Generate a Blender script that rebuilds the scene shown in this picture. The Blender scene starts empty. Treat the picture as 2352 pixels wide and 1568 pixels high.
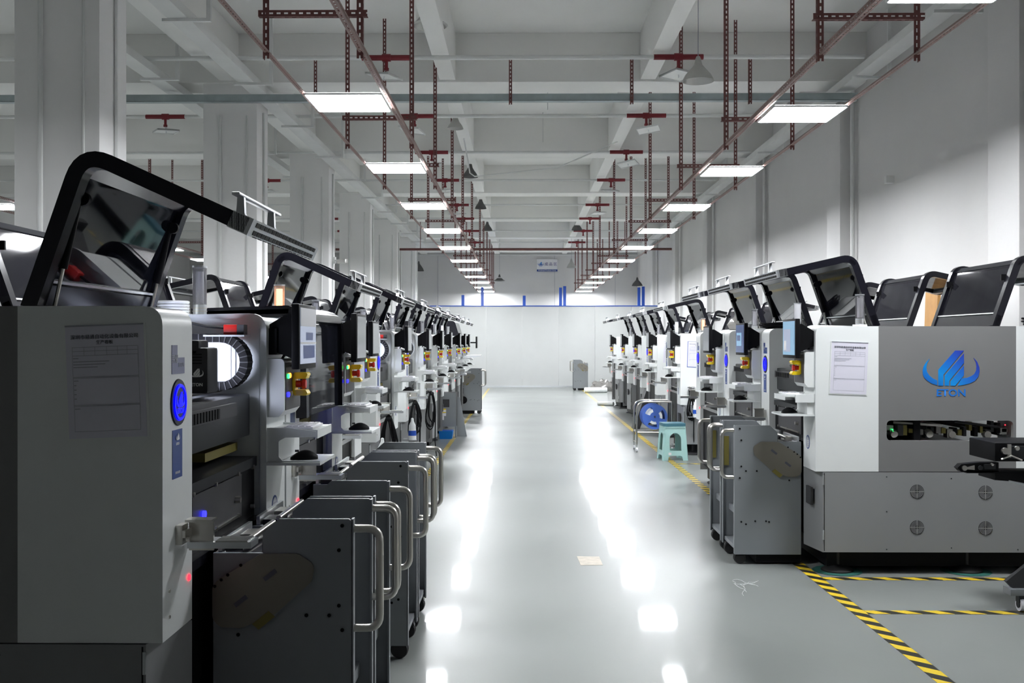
import bpy, bmesh, math, random
from mathutils import Vector, Matrix
random.seed(7)
S = bpy.context.scene
COL = S.collection
PI = math.pi
# ------------------------------------------------------------------ camera, world, exposure
CAMZ = 1.45
cam = bpy.data.cameras.new('camera')
cam.sensor_width = 36.0
cam.lens = 36.0*2360/2352
cam.clip_start = 0.05
cam.clip_end = 200
camo = bpy.data.objects.new('camera', cam)
COL.objects.link(camo)
camo.location = (0, 0, CAMZ)
camo.rotation_euler = (math.radians(90), 0, math.atan(24/2360))
S.camera = camo
w = bpy.data.worlds.new('world'); S.world = w
w.use_nodes = True
w.node_tree.nodes['Background'].inputs[0].default_value = (.6, .65, .72, 1)
w.node_tree.nodes['Background'].inputs[1].default_value = 0.15
S.view_settings.view_transform = 'Standard'
S.view_settings.look = 'None'
S.view_settings.gamma = 1
S.view_settings.use_curve_mapping = False
S.view_settings.exposure = 1.85
PANEL_POWER = 27.0

# ------------------------------------------------------------------ materials
MATS = {}
def mat(name, col, rough=.5, metal=0., emit=0., ecol=None, vary=.04, vscale=3., coat=0., spec=.5, bump=0., bscale=60.):
    if name in MATS: return MATS[name]
    m = bpy.data.materials.new(name); m.use_nodes = True
    nt = m.node_tree; b = nt.nodes['Principled BSDF']
    b.inputs['Roughness'].default_value = rough
    b.inputs['Metallic'].default_value = metal
    b.inputs['Specular IOR Level'].default_value = spec
    b.inputs['Coat Weight'].default_value = coat
    b.inputs['Coat Roughness'].default_value = .08
    tc = nt.nodes.new('ShaderNodeTexCoord')
    nz = nt.nodes.new('ShaderNodeTexNoise'); nz.inputs['Scale'].default_value = vscale; nz.inputs['Detail'].default_value = 4
    nt.links.new(tc.outputs['Object'], nz.inputs['Vector'])
    mr = nt.nodes.new('ShaderNodeMapRange')
    mr.inputs[1].default_value = .3; mr.inputs[2].default_value = .7
    mr.inputs[3].default_value = 1-vary; mr.inputs[4].default_value = 1+vary
    nt.links.new(nz.outputs['Fac'], mr.inputs[0])
    mx = nt.nodes.new('ShaderNodeVectorMath'); mx.operation = 'SCALE'
    mx.inputs[0].default_value = col[:3]
    nt.links.new(mr.outputs[0], mx.inputs['Scale'])
    nt.links.new(mx.outputs[0], b.inputs['Base Color'])
    if emit > 0:
        b.inputs['Emission Color'].default_value = (*(ecol or col)[:3], 1)
        b.inputs['Emission Strength'].default_value = emit
    if bump > 0:
        n2 = nt.nodes.new('ShaderNodeTexNoise'); n2.inputs['Scale'].default_value = bscale
        nt.links.new(tc.outputs['Object'], n2.inputs['Vector'])
        bp = nt.nodes.new('ShaderNodeBump'); bp.inputs['Strength'].default_value = bump; bp.inputs['Distance'].default_value = .01
        nt.links.new(n2.outputs['Fac'], bp.inputs['Height']); nt.links.new(bp.outputs[0], b.inputs['Normal'])
    MATS[name] = m
    return m

def glass_mat(name, tint, rough=.02, film=False, haze=0.0, hcol=(.02, .02, .03)):
    m = bpy.data.materials.new(name); m.use_nodes = True
    nt = m.node_tree; nt.nodes.clear()
    out = nt.nodes.new('ShaderNodeOutputMaterial')
    tr = nt.nodes.new('ShaderNodeBsdfTransparent'); tr.inputs[0].default_value = (*tint, 1)
    gl = nt.nodes.new('ShaderNodeBsdfGlossy'); gl.inputs['Roughness'].default_value = rough
    fr = nt.nodes.new('ShaderNodeFresnel'); fr.inputs[0].default_value = 1.6 if not film else 2.2
    mx = nt.nodes.new('ShaderNodeMixShader')
    nt.links.new(fr.outputs[0], mx.inputs[0]); nt.links.new(tr.outputs[0], mx.inputs[1]); nt.links.new(gl.outputs[0], mx.inputs[2])
    last = mx
    if haze > 0:
        df = nt.nodes.new('ShaderNodeBsdfDiffuse'); df.inputs[0].default_value = (*hcol, 1)
        m2 = nt.nodes.new('ShaderNodeMixShader')
        tc = nt.nodes.new('ShaderNodeTexCoord'); nz = nt.nodes.new('ShaderNodeTexNoise'); nz.inputs['Scale'].default_value = 5
        nt.links.new(tc.outputs['Object'], nz.inputs['Vector'])
        mr = nt.nodes.new('ShaderNodeMapRange'); mr.inputs[3].default_value = haze*.7; mr.inputs[4].default_value = haze*1.3
        nt.links.new(nz.outputs['Fac'], mr.inputs[0]); nt.links.new(mr.outputs[0], m2.inputs[0])
        nt.links.new(mx.outputs[0], m2.inputs[1]); nt.links.new(df.outputs[0], m2.inputs[2]); last = m2
    nt.links.new(last.outputs[0], out.inputs[0])
    MATS[name] = m
    return m

WHITE = mat('white_paint', (.74, .765, .76), .32, vary=.02)
LGREY = mat('light_grey_paint', (.50, .52, .54), .35, vary=.02)
GREY = mat('grey_paint', (.185, .185, .185), .42, vary=.03)
MGREY = mat('mid_grey_paint', (.24, .245, .25), .40, vary=.03, bump=.05, bscale=400)
CARTG = mat('cart_grey_paint', (.21, .225, .24), .45, vary=.04, bump=.05, bscale=500)
BLACK = mat('black_plastic', (.006, .006, .007), .5, spec=.12)
HEADM = mat('dark_head_cover', (.028, .028, .030), .45, spec=.25)
BLACKG = mat('glossy_black', (.008, .008, .012), .2, spec=.3, coat=.05)
DARK = mat('dark_metal', (.030, .032, .035), .38, metal=.25, spec=.3, vary=.15, vscale=8)
DKBOX = mat('dark_grey_box', (.055, .055, .058), .45, spec=.25)
STEEL = mat('brushed_steel', (.62, .60, .56), .28, metal=1.)
ALU = mat('aluminium', (.62, .64, .66), .32, metal=.9)
PLATE = mat('beige_cover_plate', (.20, .185, .155), .38, metal=.35, vary=.06)
YELLOW = mat('yellow_plastic', (.86, .62, .01), .35)
OLIVE = mat('olive_tape', (.17, .145, .03), .5)
RED = mat('red_plastic', (.55, .02, .015), .35)
REDPIPE = mat('red_pipe', (.20, .012, .02), .5, vary=.15)
RUST = mat('rust_primer', (.145, .05, .045), .6, vary=.25, vscale=6)
RUBBER = mat('rubber', (.015, .015, .016), .6)
BLUE = mat('blue_label', (.03, .07, .27), .35)
BLUEP = mat('blue_rack_paint', (.01, .07, .42), .4)
REELB = mat('blue_reel_plastic', (.06, .14, .50), .4)
INK = mat('dark_ink', (.09, .095, .12), .6)
INKL = mat('grey_ink', (.34, .35, .40), .6)
PAPER = mat('paper', (.68, .67, .76), .5, vary=.01)
PAPERB = mat('paper_white', (.8, .8, .82), .5)
PURP = mat('purple_label', (.20, .21, .32), .4)
CEIL = mat('ceiling_paint', (.82, .82, .80), .85, vary=.04, vscale=.6, bump=.2, bscale=8)
COLM = mat('column_paint', (.86, .855, .85), .8, vary=.05, vscale=.7, bump=.15, bscale=10)
WALLM = mat('wall_paint', (.66, .655, .65), .8, vary=.05, vscale=.5, bump=.15, bscale=10)
PANELW = mat('sandwich_panel', (.53, .545, .54), .5, vary=.015)
TRAYW = mat('white_tray', (.70, .71, .70), .5)
GALV = mat('galvanised_tray', (.36, .42, .43), .45, metal=.3, vary=.12, vscale=5)
LAMP_METAL = mat('lamp_reflector', (.45, .45, .43), .35, metal=.8)
LAMPD = mat('lamp_dark', (.10, .10, .10), .5, metal=.3)
STOOL = mat('mint_plastic', (.36, .58, .56), .35)
STOOLT = mat('teal_cushion', (.05, .16, .21), .5)
MATG = mat('green_mat', (.02, .11, .09), .7)
WOOD = mat('plywood', (.50, .26, .08), .6, vary=.2, vscale=4)
BINB = mat('blue_bin', (.0, .16, .55), .4)
WRAP = mat('white_wrap', (.78, .80, .80), .3, vary=.1, vscale=12, bump=.6, bscale=20)
BEIGE = mat('beige_patch', (.42, .38, .32), .6, vary=.15, vscale=20)
TEAL2 = mat('eton_blue', (.01, .17, .62), .35)
LEDG = mat('green_led', (.02, .6, .1), .4, emit=2.0)
LEDO = mat('orange_led', (.9, .25, .02), .4, emit=2.0)
LEDB = mat('blue_led', (.01, .01, .9), .4, emit=2.5)
LEDR = mat('red_led', (.9, .01, .02), .4, emit=2.0)
BLUEGLOW = mat('blue_glow', (.01, .01, .9), .3, emit=.6, ecol=(.0, .0, 1.))
PANELE = mat('led_diffuser', (.9, .9, .95), .5, emit=PANEL_POWER, ecol=(.95, .97, 1.0))
WLAMP = mat('work_lamp', (.9, .9, 1.), .5, emit=8, ecol=(.74, .79, 1.0))
AMBER = mat('lit_amber_lens', (.9, .45, .2), .3, emit=1.3, ecol=(1., .42, .16))
LENSW = mat('white_lens', (.72, .72, .76), .25)
SCREENO = mat('screen_off', (.16, .17, .20), .1, coat=.3)
SCREENL = mat('screen_lit', (.15, .3, .45), .2, emit=.13, ecol=(.30, .50, .68))
SCREENW = mat('screen_window_and_reflection', (.2, .23, .32), .2, emit=.12, ecol=(.55, .62, .80))
SCREEND = mat('screen_dark_blue', (.02, .03, .08), .15, emit=.08, ecol=(.1, .2, .5))
SMOKE = glass_mat('smoked_acrylic', (.24, .25, .32), .03, haze=.14, hcol=(.05, .055, .08))
SMOKED = glass_mat('dark_smoked_acrylic', (.16, .16, .19), .06, haze=.5, hcol=(.020, .020, .026))
CLEAR = glass_mat('clear_acrylic', (.90, .92, .93), .02)
FILM = glass_mat('silver_film', (.25, .25, .25), .12, film=True, haze=.5, hcol=(.35, .34, .32))
LENSC = glass_mat('clear_lens', (.88, .88, .90), .05, haze=.15, hcol=(.7, .7, .74))

def logo_grad():
    m = mat('logo_blue', (.01, .2, .7), .35)
    nt = m.node_tree; b = nt.nodes['Principled BSDF']
    tc = nt.nodes.new('ShaderNodeTexCoord'); sx = nt.nodes.new('ShaderNodeSeparateXYZ')
    nt.links.new(tc.outputs['Generated'], sx.inputs[0])
    ad = nt.nodes.new('ShaderNodeMath'); ad.operation = 'ADD'
    nt.links.new(sx.outputs[1], ad.inputs[0]); nt.links.new(sx.outputs[2], ad.inputs[1])
    cr = nt.nodes.new('ShaderNodeValToRGB')
    e = cr.color_ramp.elements
    e[0].position = .15; e[0].color = (.01, .06, .45, 1)
    e[1].position = 1.0; e[1].color = (.02, .05, .42, 1)
    k = e.new(.5); k.color = (.0, .27, .72, 1)
    k = e.new(.75); k.color = (.01, .14, .60, 1)
    sc = nt.nodes.new('ShaderNodeMath'); sc.operation = 'MULTIPLY'; sc.inputs[1].default_value = .62
    nt.links.new(ad.outputs[0], sc.inputs[0])
    nt.links.new(sc.outputs[0], cr.inputs[0]); nt.links.new(cr.outputs[0], b.inputs['Base Color'])
    return m
LOGO = logo_grad()

def slot_mat(name, base, axis, hole_through=True, pitch=.05):
    m = bpy.data.materials.new(name); m.use_nodes = True
    nt = m.node_tree; b = nt.nodes['Principled BSDF']; out = nt.nodes['Material Output']
    b.inputs['Base Color'].default_value = (*base, 1); b.inputs['Roughness'].default_value = .6
    tc = nt.nodes.new('ShaderNodeTexCoord'); sx = nt.nodes.new('ShaderNodeSeparateXYZ')
    nt.links.new(tc.outputs['Object'], sx.inputs[0])
    d = nt.nodes.new('ShaderNodeMath'); d.operation = 'DIVIDE'; d.inputs[1].default_value = pitch
    nt.links.new(sx.outputs[axis], d.inputs[0])
    f = nt.nodes.new('ShaderNodeMath'); f.operation = 'FRACT'; nt.links.new(d.outputs[0], f.inputs[0])
    g = nt.nodes.new('ShaderNodeMath'); g.operation = 'GREATER_THAN'; g.inputs[1].default_value = .45
    nt.links.new(f.outputs[0], g.inputs[0])
    t = nt.nodes.new('ShaderNodeBsdfTransparent'); mx = nt.nodes.new('ShaderNodeMixShader')
    nt.links.new(g.outputs[0], mx.inputs[0]); nt.links.new(b.outputs[0], mx.inputs[1]); nt.links.new(t.outputs[0], mx.inputs[2])
    nt.links.new(mx.outputs[0], out.inputs[0])
    MATS[name] = m
    return m
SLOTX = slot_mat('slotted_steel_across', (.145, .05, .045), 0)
SLOTY = slot_mat('slotted_steel_along', (.30, .16, .14), 1)  # rail slots, rust made paler: glare put into the colour
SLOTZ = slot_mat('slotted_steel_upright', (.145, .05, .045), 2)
RAILM = mat('rail_glare_red', (.30, .20, .18), .5, vary=.2)  # rust steel rail, glare of the light panels put in as paler colour

def tape_mat():
    m = mat('hazard_tape', (.8, .6, .05), .35)
    nt = m.node_tree; b = nt.nodes['Principled BSDF']
    tc = nt.nodes.new('ShaderNodeTexCoord'); sx = nt.nodes.new('ShaderNodeSeparateXYZ')
    nt.links.new(tc.outputs['Object'], sx.inputs[0])
    ad = nt.nodes.new('ShaderNodeMath'); ad.operation = 'ADD'
    nt.links.new(sx.outputs[0], ad.inputs[0]); nt.links.new(sx.outputs[1], ad.inputs[1])
    d = nt.nodes.new('ShaderNodeMath'); d.operation = 'DIVIDE'; d.inputs[1].default_value = .17
    nt.links.new(ad.outputs[0], d.inputs[0])
    f = nt.nodes.new('ShaderNodeMath'); f.operation = 'FRACT'; nt.links.new(d.outputs[0], f.inputs[0])
    g = nt.nodes.new('ShaderNodeMath'); g.operation = 'GREATER_THAN'; g.inputs[1].default_value = .5
    nt.links.new(f.outputs[0], g.inputs[0])
    mx = nt.nodes.new('ShaderNodeMix'); mx.data_type = 'RGBA'
    nt.links.new(g.outputs[0], mx.inputs[0])
    mx.inputs[6].default_value = (.72, .52, .03, 1); mx.inputs[7].default_value = (.025, .025, .02, 1)
    nt.links.new(mx.outputs[2], b.inputs['Base Color'])
    return m
TAPE = tape_mat()

def floor_mat():
    m = mat('epoxy_floor', (.36, .40, .39), .2)
    nt = m.node_tree; b = nt.nodes['Principled BSDF']
    tc = nt.nodes.new('ShaderNodeTexCoord')
    n1 = nt.nodes.new('ShaderNodeTexNoise'); n1.inputs['Scale'].default_value = .8; n1.inputs['Detail'].default_value = 6
    nt.links.new(tc.outputs['Object'], n1.inputs['Vector'])
    cr = nt.nodes.new('ShaderNodeValToRGB')
    cr.color_ramp.elements[0].position = .3; cr.color_ramp.elements[0].color = (.195, .208, .200, 1)
    cr.color_ramp.elements[1].position = .75; cr.color_ramp.elements[1].color = (.25, .266, .256, 1)
    nt.links.new(n1.outputs['Fac'], cr.inputs[0]); nt.links.new(cr.outputs[0], b.inputs['Base Color'])
    mr = nt.nodes.new('ShaderNodeMapRange'); mr.inputs[3].default_value = .30; mr.inputs[4].default_value = .42
    n3 = nt.nodes.new('ShaderNodeTexNoise'); n3.inputs['Scale'].default_value = 1.6; n3.inputs['Detail'].default_value = 5
    nt.links.new(tc.outputs['Object'], n3.inputs['Vector'])
    nt.links.new(n3.outputs['Fac'], mr.inputs[0]); nt.links.new(mr.outputs[0], b.inputs['Roughness'])
    b.inputs['Specular IOR Level'].default_value = .22
    b.inputs['Coat Weight'].default_value = .24
    b.inputs['Coat Roughness'].default_value = .055
    n2 = nt.nodes.new('ShaderNodeTexNoise'); n2.inputs['Scale'].default_value = 1.6; n2.inputs['Detail'].default_value = 1
    nt.links.new(tc.outputs['Object'], n2.inputs['Vector'])
    bp = nt.nodes.new('ShaderNodeBump'); bp.inputs['Strength'].default_value = .03; bp.inputs['Distance'].default_value = .02
    nt.links.new(n2.outputs['Fac'], bp.inputs['Height']); nt.links.new(bp.outputs[0], b.inputs['Normal'])
    return m
FLOOR = floor_mat()

# ------------------------------------------------------------------ mesh helpers
class B:
    """collects shapes; mesh() turns them into one mesh"""
    def __init__(s, M=None):
        s.bm = bmesh.new(); s.mats = []; s.M = M
    def mi(s, m):
        if m not in s.mats: s.mats.append(m)
        return s.mats.index(m)
    def _fin(s, verts, faces, m):
        i = s.mi(m)
        for f in faces: f.material_index = i
        if s.M is not None:
            for v in verts: v.co = s.M @ v.co
    def box(s, x0, x1, y0, y1, z0, z1, m, bev=0):
        vs = [s.bm.verts.new((x, y, z)) for x in (x0, x1) for y in (y0, y1) for z in (z0, z1)]
        q = [(0, 1, 3, 2), (4, 6, 7, 5), (0, 4, 5, 1), (2, 3, 7, 6), (0, 2, 6, 4), (1, 5, 7, 3)]
        fs = [s.bm.faces.new([vs[k] for k in f]) for f in q]
        i = s.mi(m)
        for f in fs: f.material_index = i
        if bev > 0:
            es = list({e for f in fs for e in f.edges})
            r = bmesh.ops.bevel(s.bm, geom=es, offset=bev, segments=2, affect='EDGES', profile=.6)
            vs = list({v for f in r['faces'] for v in f.verts} | {v for v in vs if v.is_valid})
            for f in r['faces']: f.material_index = i
        if s.M is not None:
            for v in vs: v.co = s.M @ v.co
        return s
    def cyl(s, p0, p1, r, m, seg=16, r1=None):
        p0 = Vector(p0); p1 = Vector(p1); r1 = r if r1 is None else r1
        d = (p1-p0).normalized(); a = d.orthogonal().normalized(); b = d.cross(a)
        c0, c1 = [], []
        for k in range(seg):
            t = 2*PI*k/seg; o = a*math.cos(t)+b*math.sin(t)
            c0.append(s.bm.verts.new(p0+o*r)); c1.append(s.bm.verts.new(p1+o*r1))
        fs = [s.bm.faces.new((c0[k], c0[(k+1) % seg], c1[(k+1) % seg], c1[k])) for k in range(seg)]
        fs.append(s.bm.faces.new(c0[::-1])); fs.append(s.bm.faces.new(c1))
        s._fin(c0+c1, fs, m); return s
    def tube(s, pts, r, m, seg=8, closed=False):
        P = [Vector(p) for p in pts]; n = len(P); rings = []; up = None
        for k in range(n):
            a = P[k-1] if (k > 0 or closed) else P[k]; b = P[(k+1) % n] if (k < n-1 or closed) else P[k]
            d = (b-a).normalized()
            if up is None: up = d.orthogonal().normalized()
            up = (up-d*up.dot(d))
            up = d.orthogonal().normalized() if up.length < 1e-4 else up.normalized()
            side = d.cross(up)
            rings.append([s.bm.verts.new(P[k]+(up*math.cos(2*PI*j/seg)+side*math.sin(2*PI*j/seg))*r) for j in range(seg)])
        fs = []
        for k in range(n if closed else n-1):
            A, C = rings[k], rings[(k+1) % n]
            for j in range(seg): fs.append(s.bm.faces.new((A[j], A[(j+1) % seg], C[(j+1) % seg], C[j])))
        if not closed: fs += [s.bm.faces.new(rings[0][::-1]), s.bm.faces.new(rings[-1])]
        s._fin([v for r_ in rings for v in r_], fs, m); return s
    def prism(s, poly, axis, a0, a1, m):
        """poly: 2D points in the two axes other than `axis` (in xyz order)"""
        def P(p, a):
            return (a, p[0], p[1]) if axis == 0 else (p[0], a, p[1]) if axis == 1 else (p[0], p[1], a)
        v0 = [s.bm.verts.new(P(p, a0)) for p in poly]; v1 = [s.bm.verts.new(P(p, a1)) for p in poly]
        n = len(poly); fs = [s.bm.faces.new(v0), s.bm.faces.new(v1[::-1])]
        for k in range(n): fs.append(s.bm.faces.new((v0[k], v1[k], v1[(k+1) % n], v0[(k+1) % n])))
        s._fin(v0+v1, fs, m); return s
    def prism_hole(s, outer, holes, axis, a0, a1, m):
        def P(p, a):
            return (a, p[0], p[1]) if axis == 0 else (p[0], a, p[1]) if axis == 1 else (p[0], p[1], a)
        allv = []; fs = []; loops = []
        for a in (a0, a1):
            es = []; lv = []
            for lp in [outer]+holes:
                vs = [s.bm.verts.new(P(p, a)) for p in lp]; lv.append(vs); allv += vs
                es += [s.bm.edges.new((vs[k], vs[(k+1) % len(vs)])) for k in range(len(vs))]
            r = bmesh.ops.triangle_fill(s.bm, use_beauty=True, use_dissolve=False, edges=es)
            fs += [g for g in r['geom'] if isinstance(g, bmesh.types.BMFace)]
            loops.append(lv)
        for A, C in zip(*loops):
            n = len(A)
            for k in range(n): fs.append(s.bm.faces.new((A[k], A[(k+1) % n], C[(k+1) % n], C[k])))
        s._fin(allv, fs, m); return s
    def lathe(s, prof, c, m, seg=24, axis='z', cap=True):
        c = Vector(c); rings = []
        for (r, h) in prof:
            ring = []
            for k in range(seg):
                t = 2*PI*k/seg; a, b = r*math.cos(t), r*math.sin(t)
                o = (a, b, h) if axis == 'z' else (h, a, b) if axis == 'x' else (a, h, b)
                ring.append(s.bm.verts.new(c+Vector(o)))
            rings.append(ring)
        fs = []
        for A, C in zip(rings, rings[1:]):
            for k in range(seg): fs.append(s.bm.faces.new((A[k], A[(k+1) % seg], C[(k+1) % seg], C[k])))
        if cap and prof[0][0] > 1e-5: fs.append(s.bm.faces.new(rings[0][::-1]))
        if cap and prof[-1][0] > 1e-5: fs.append(s.bm.faces.new(rings[-1]))
        s._fin([v for r_ in rings for v in r_], fs, m); return s
    def loft(s, rings, m, cap=True):
        R = [[s.bm.verts.new(p) for p in r] for r in rings]; fs = []; n = len(R[0])
        for A, C in zip(R, R[1:]):
            for k in range(n): fs.append(s.bm.faces.new((A[k], A[(k+1) % n], C[(k+1) % n], C[k])))
        if cap: fs += [s.bm.faces.new(R[0][::-1]), s.bm.faces.new(R[-1])]
        s._fin([v for r_ in R for v in r_], fs, m); return s
    def mesh_in(s, me, M, m):
        vs = [s.bm.verts.new(M @ v.co) for v in me.vertices]; fs = []
        for p in me.polygons:
            try: fs.append(s.bm.faces.new([vs[k] for k in p.vertices]))
            except ValueError: pass
        s._fin(vs, fs, m); return s
    def mesh(s, name, smooth=True):
        bmesh.ops.recalc_face_normals(s.bm, faces=s.bm.faces[:])
        s.bm.normal_update()
        if smooth:
            for e in s.bm.edges:
                if len(e.link_faces) == 2:
                    e.smooth = e.link_faces[0].normal.angle(e.link_faces[1].normal, 0) < .7
                else: e.smooth = False
            for f in s.bm.faces: f.smooth = True
        me = bpy.data.meshes.new(name); s.bm.to_mesh(me); s.bm.free()
        for m in s.mats: me.materials.append(m)
        return me

CACHE = {}
def cached(key, fn, name):
    """fn(b) fills the builder; mesh data are shared by key"""
    if key not in CACHE:
        b = B(); fn(b); CACHE[key] = b.mesh(name)
    return CACHE[key]
def ob(name, me, parent=None, label=None):
    o = bpy.data.objects.new(name, me); COL.objects.link(o)
    if parent is not None: o.parent = parent
    if label: o['label'] = label
    return o
def part(name, key, fn, parent, label=None, loc=None):
    o = ob(name, cached(key, fn, name), parent, label)
    if loc: o.location = loc
    return o
def tag(o, label, cat, group=None):
    o['label'] = label; o['category'] = cat
    if group: o['group'] = group
    return o
def empty(name, loc, rz, label, cat, group=None):
    o = bpy.data.objects.new(name, None); COL.objects.link(o); o.empty_display_size = .1
    o.location = loc; o.rotation_euler = (0, 0, rz)
    return tag(o, label, cat, group)
def single(name, fn, label, cat, group=None, loc=(0, 0, 0), rz=0, key=None):
    me = cached(key or ('single', name, label), fn, name)
    o = ob(name, me); o.location = loc; o.rotation_euler = (0, 0, rz)
    return tag(o, label, cat, group)
def structure(name, fn):
    b = B(); fn(b); o = ob(name, b.mesh(name)); o['kind'] = 'structure'; return o

_tx = {}
def text_mesh(txt, size):
    k = (txt, size)
    if k not in _tx:
        c = bpy.data.curves.new('t', 'FONT'); c.body = txt; c.size = size; c.align_x = 'CENTER'; c.align_y = 'CENTER'
        c.resolution_u = 3; c.extrude = .0004; c.offset = size*(.022 if txt == 'ETON' else .004)
        o = bpy.data.objects.new('t', c); COL.objects.link(o)
        dg = bpy.context.evaluated_depsgraph_get(); dg.update()
        me = bpy.data.meshes.new_from_object(o.evaluated_get(dg))
        bpy.data.objects.remove(o); bpy.data.curves.remove(c); _tx[k] = me
    return _tx[k]
def facing(origin, right, up=(0, 0, 1)):
    r = Vector(right).normalized(); u = Vector(up).normalized(); n = r.cross(u)
    return Matrix(((r.x, u.x, n.x, origin[0]), (r.y, u.y, n.y, origin[1]), (r.z, u.z, n.z, origin[2]), (0, 0, 0, 1)))
def text_on(b, txt, size, M, m, sx=1.):
    b.mesh_in(text_mesh(txt, size), M @ Matrix.Diagonal((sx, 1, 1, 1)), m)

def fillet(pts, rad, n=6, closed=False):
    """round the corners of a 2D path"""
    out = []; N = len(pts)
    for k in range(N):
        p = Vector(pts[k]); r = rad[k] if isinstance(rad, (list, tuple)) else rad
        if (not closed and k in (0, N-1)) or r <= 0: out.append(tuple(p)); continue
        a = Vector(pts[k-1])-p; c = Vector(pts[(k+1) % N])-p
        la, lc = a.length, c.length; a.normalize(); c.normalize()
        ang = a.angle(c); t = min(r/math.tan(ang/2), la*.49, lc*.49)
        for j in range(n+1):
            s_ = j/n
            out.append(tuple((p+a*t)*(1-s_)**2+p*2*s_*(1-s_)+(p+c*t)*s_**2))
    return out
def ribbon(path, t):
    """closed polygon around an open 2D path, thickness t"""
    P = [Vector(p) for p in path]; L_, R_ = [], []
    for k in range(len(P)):
        a = P[max(k-1, 0)]; b = P[min(k+1, len(P)-1)]; d = (b-a).normalized(); n = Vector((-d.y, d.x))*t/2
        L_.append(tuple(P[k]+n)); R_.append(tuple(P[k]-n))
    return L_+R_[::-1]
def rrect(x0, x1, y0, y1, r, n=4):
    return fillet([(x0, y0), (x1, y0), (x1, y1), (x0, y1)], r, n, closed=True)

# logo as 2D polygons, unit: width 1, origin at the emblem's centre
def logo_polys():
    px = lambda L_: [((x-1063)/463, -(y-1025)/463) for x, y in L_]
    bars = [px([(958, 1040), (1095, 883), (1167, 883), (1000, 1080), (998, 1170), (958, 1170)]),
            px([(1010, 1087), (1167, 905), (1167, 985), (1047, 1130), (1047, 1170), (1010, 1170)]),
            px([(1057, 1135), (1167, 1003), (1167, 1085), (1095, 1170), (1057, 1170)])]
    sw = [px([(888, 950), (860, 978), (840, 1010), (831, 1045), (833, 1080), (845, 1105), (870, 1130), (905, 1152), (950, 1166),
              (950, 1126), (915, 1110), (885, 1085), (866, 1055), (862, 1020), (868, 985)]),
          px([(1243, 940), (1262, 975), (1268, 1010), (1266, 1045), (1250, 1075), (1225, 1092), (1190, 1106), (1148, 1110), (1115, 1170),
              (1170, 1162), (1215, 1150), (1255, 1130), (1282, 1098), (1294, 1055), (1292, 1020), (1275, 975)])]
    return bars+sw
LOGOP = logo_polys()
def logo_on(b, M, size, m, txt_m=None, th=.0015):
    for P in LOGOP:
        vs0 = [M @ Vector((x*size, y*size, 0)) for x, y in P]; vs1 = [M @ Vector((x*size, y*size, th)) for x, y in P]
        b.loft([vs0, vs1], m)
    if txt_m: text_on(b, 'ETON', size*.172, M @ Matrix.Translation((.0, -.443*size, .0008)), txt_m, 1.13)

# ================================================================== the room
XL, XR, Y0, Y1, ZC, ZB = -13.0, 4.5, -6.0, 40.0, 5.46, 4.82
def rbox(*a): return lambda b: b.box(*a)
structure('floor', rbox(XL, XR+.4, Y0, Y1+.3, -.12, 0, FLOOR))
structure('ceiling', rbox(XL, XR+.4, Y0, Y1+.3, ZC, ZC+.2, CEIL))
structure('wall_left', rbox(XL-.2, XL, Y0, Y1+.3, 0, ZC, WALLM))
structure('wall_near', rbox(XL, XR, Y0-.2, Y0, 0, ZC, WALLM))
def far_wall(b):
    b.box(XL, XR, Y1, Y1+.2, 0, ZC, WALLM)
    b.box(XL, XR, Y1-.06, Y1, 4.78, 4.84, TRAYW)
    for x in (-5.1, -3.3, 1.25, 3.6): b.box(x, x+.012, Y1-.01, Y1, 2.4, 4.8, INKL)
structure('wall_far', far_wall)
def right_wall(b):
    b.box(XR-.04, XR+.2, Y0, Y1, 0, ZC, WALLM)
structure('wall_right', right_wall)
# pilasters on the right wall, and free columns on the left, five metres apart
for k in range(7):
    y = 3.9+5.0*k
    structure('pilaster', lambda b: b.box(4.28, XR, y, y+.6, 0, ZC, WALLM, .015).cyl((4.40, y+.30-.45, 0), (4.40, y+.30-.45, ZC), .028, TRAYW, 8))
for k in range(7):
    y = 3.4+5.0*k
    def colm(b):
        b.box(-4.18, -3.47, y, y+.58, 0, ZC, COLM, .02)
        b.cyl((-3.95, y-.02, 0), (-3.95, y-.02, 4.4), .022, TRAYW, 8)
        b.cyl((-3.60, y-.012, 0), (-3.60, y-.012, 4.4), .012, TRAYW, 8)
        b.cyl((-3.455, y+.30, 0), (-3.455, y+.30, 4.5), .016, TRAYW, 8)
    structure('column', colm)
for k in range(8):
    y = 3.35+5.0*k
    if y > 39: continue
    structure('ceiling_beam', lambda b: b.box(XL, XR, y, y+.57, ZB, ZC, CEIL, .01))
for x0, x1 in ((-1.08, -.87), (1.53, 1.73), (-3.95, -3.70)):
    structure('ceiling_rib', lambda b: b.box(x0, x1, Y0, Y1, ZB+.03, ZC, CEIL, .01))
def partition(b):
    n = 0; x = -4.6
    while x < 4.2:
        b.box(x, min(x+1.146, 4.28), 32.6, 32.65, 0, 2.56, PANELW, .004); x += 1.15
    b.box(-4.6, 4.28, 32.585, 32.665, 2.56, 2.592, BLUEP)
    b.box(-4.6, 4.28, 32.58, 32.60, 0, .05, ALU)
structure('wall_partition', partition)
structure('trim_1', lambda b: b.box(-4.62, -4.56, 32.55, 32.70, 0, 2.6, ALU))

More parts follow.
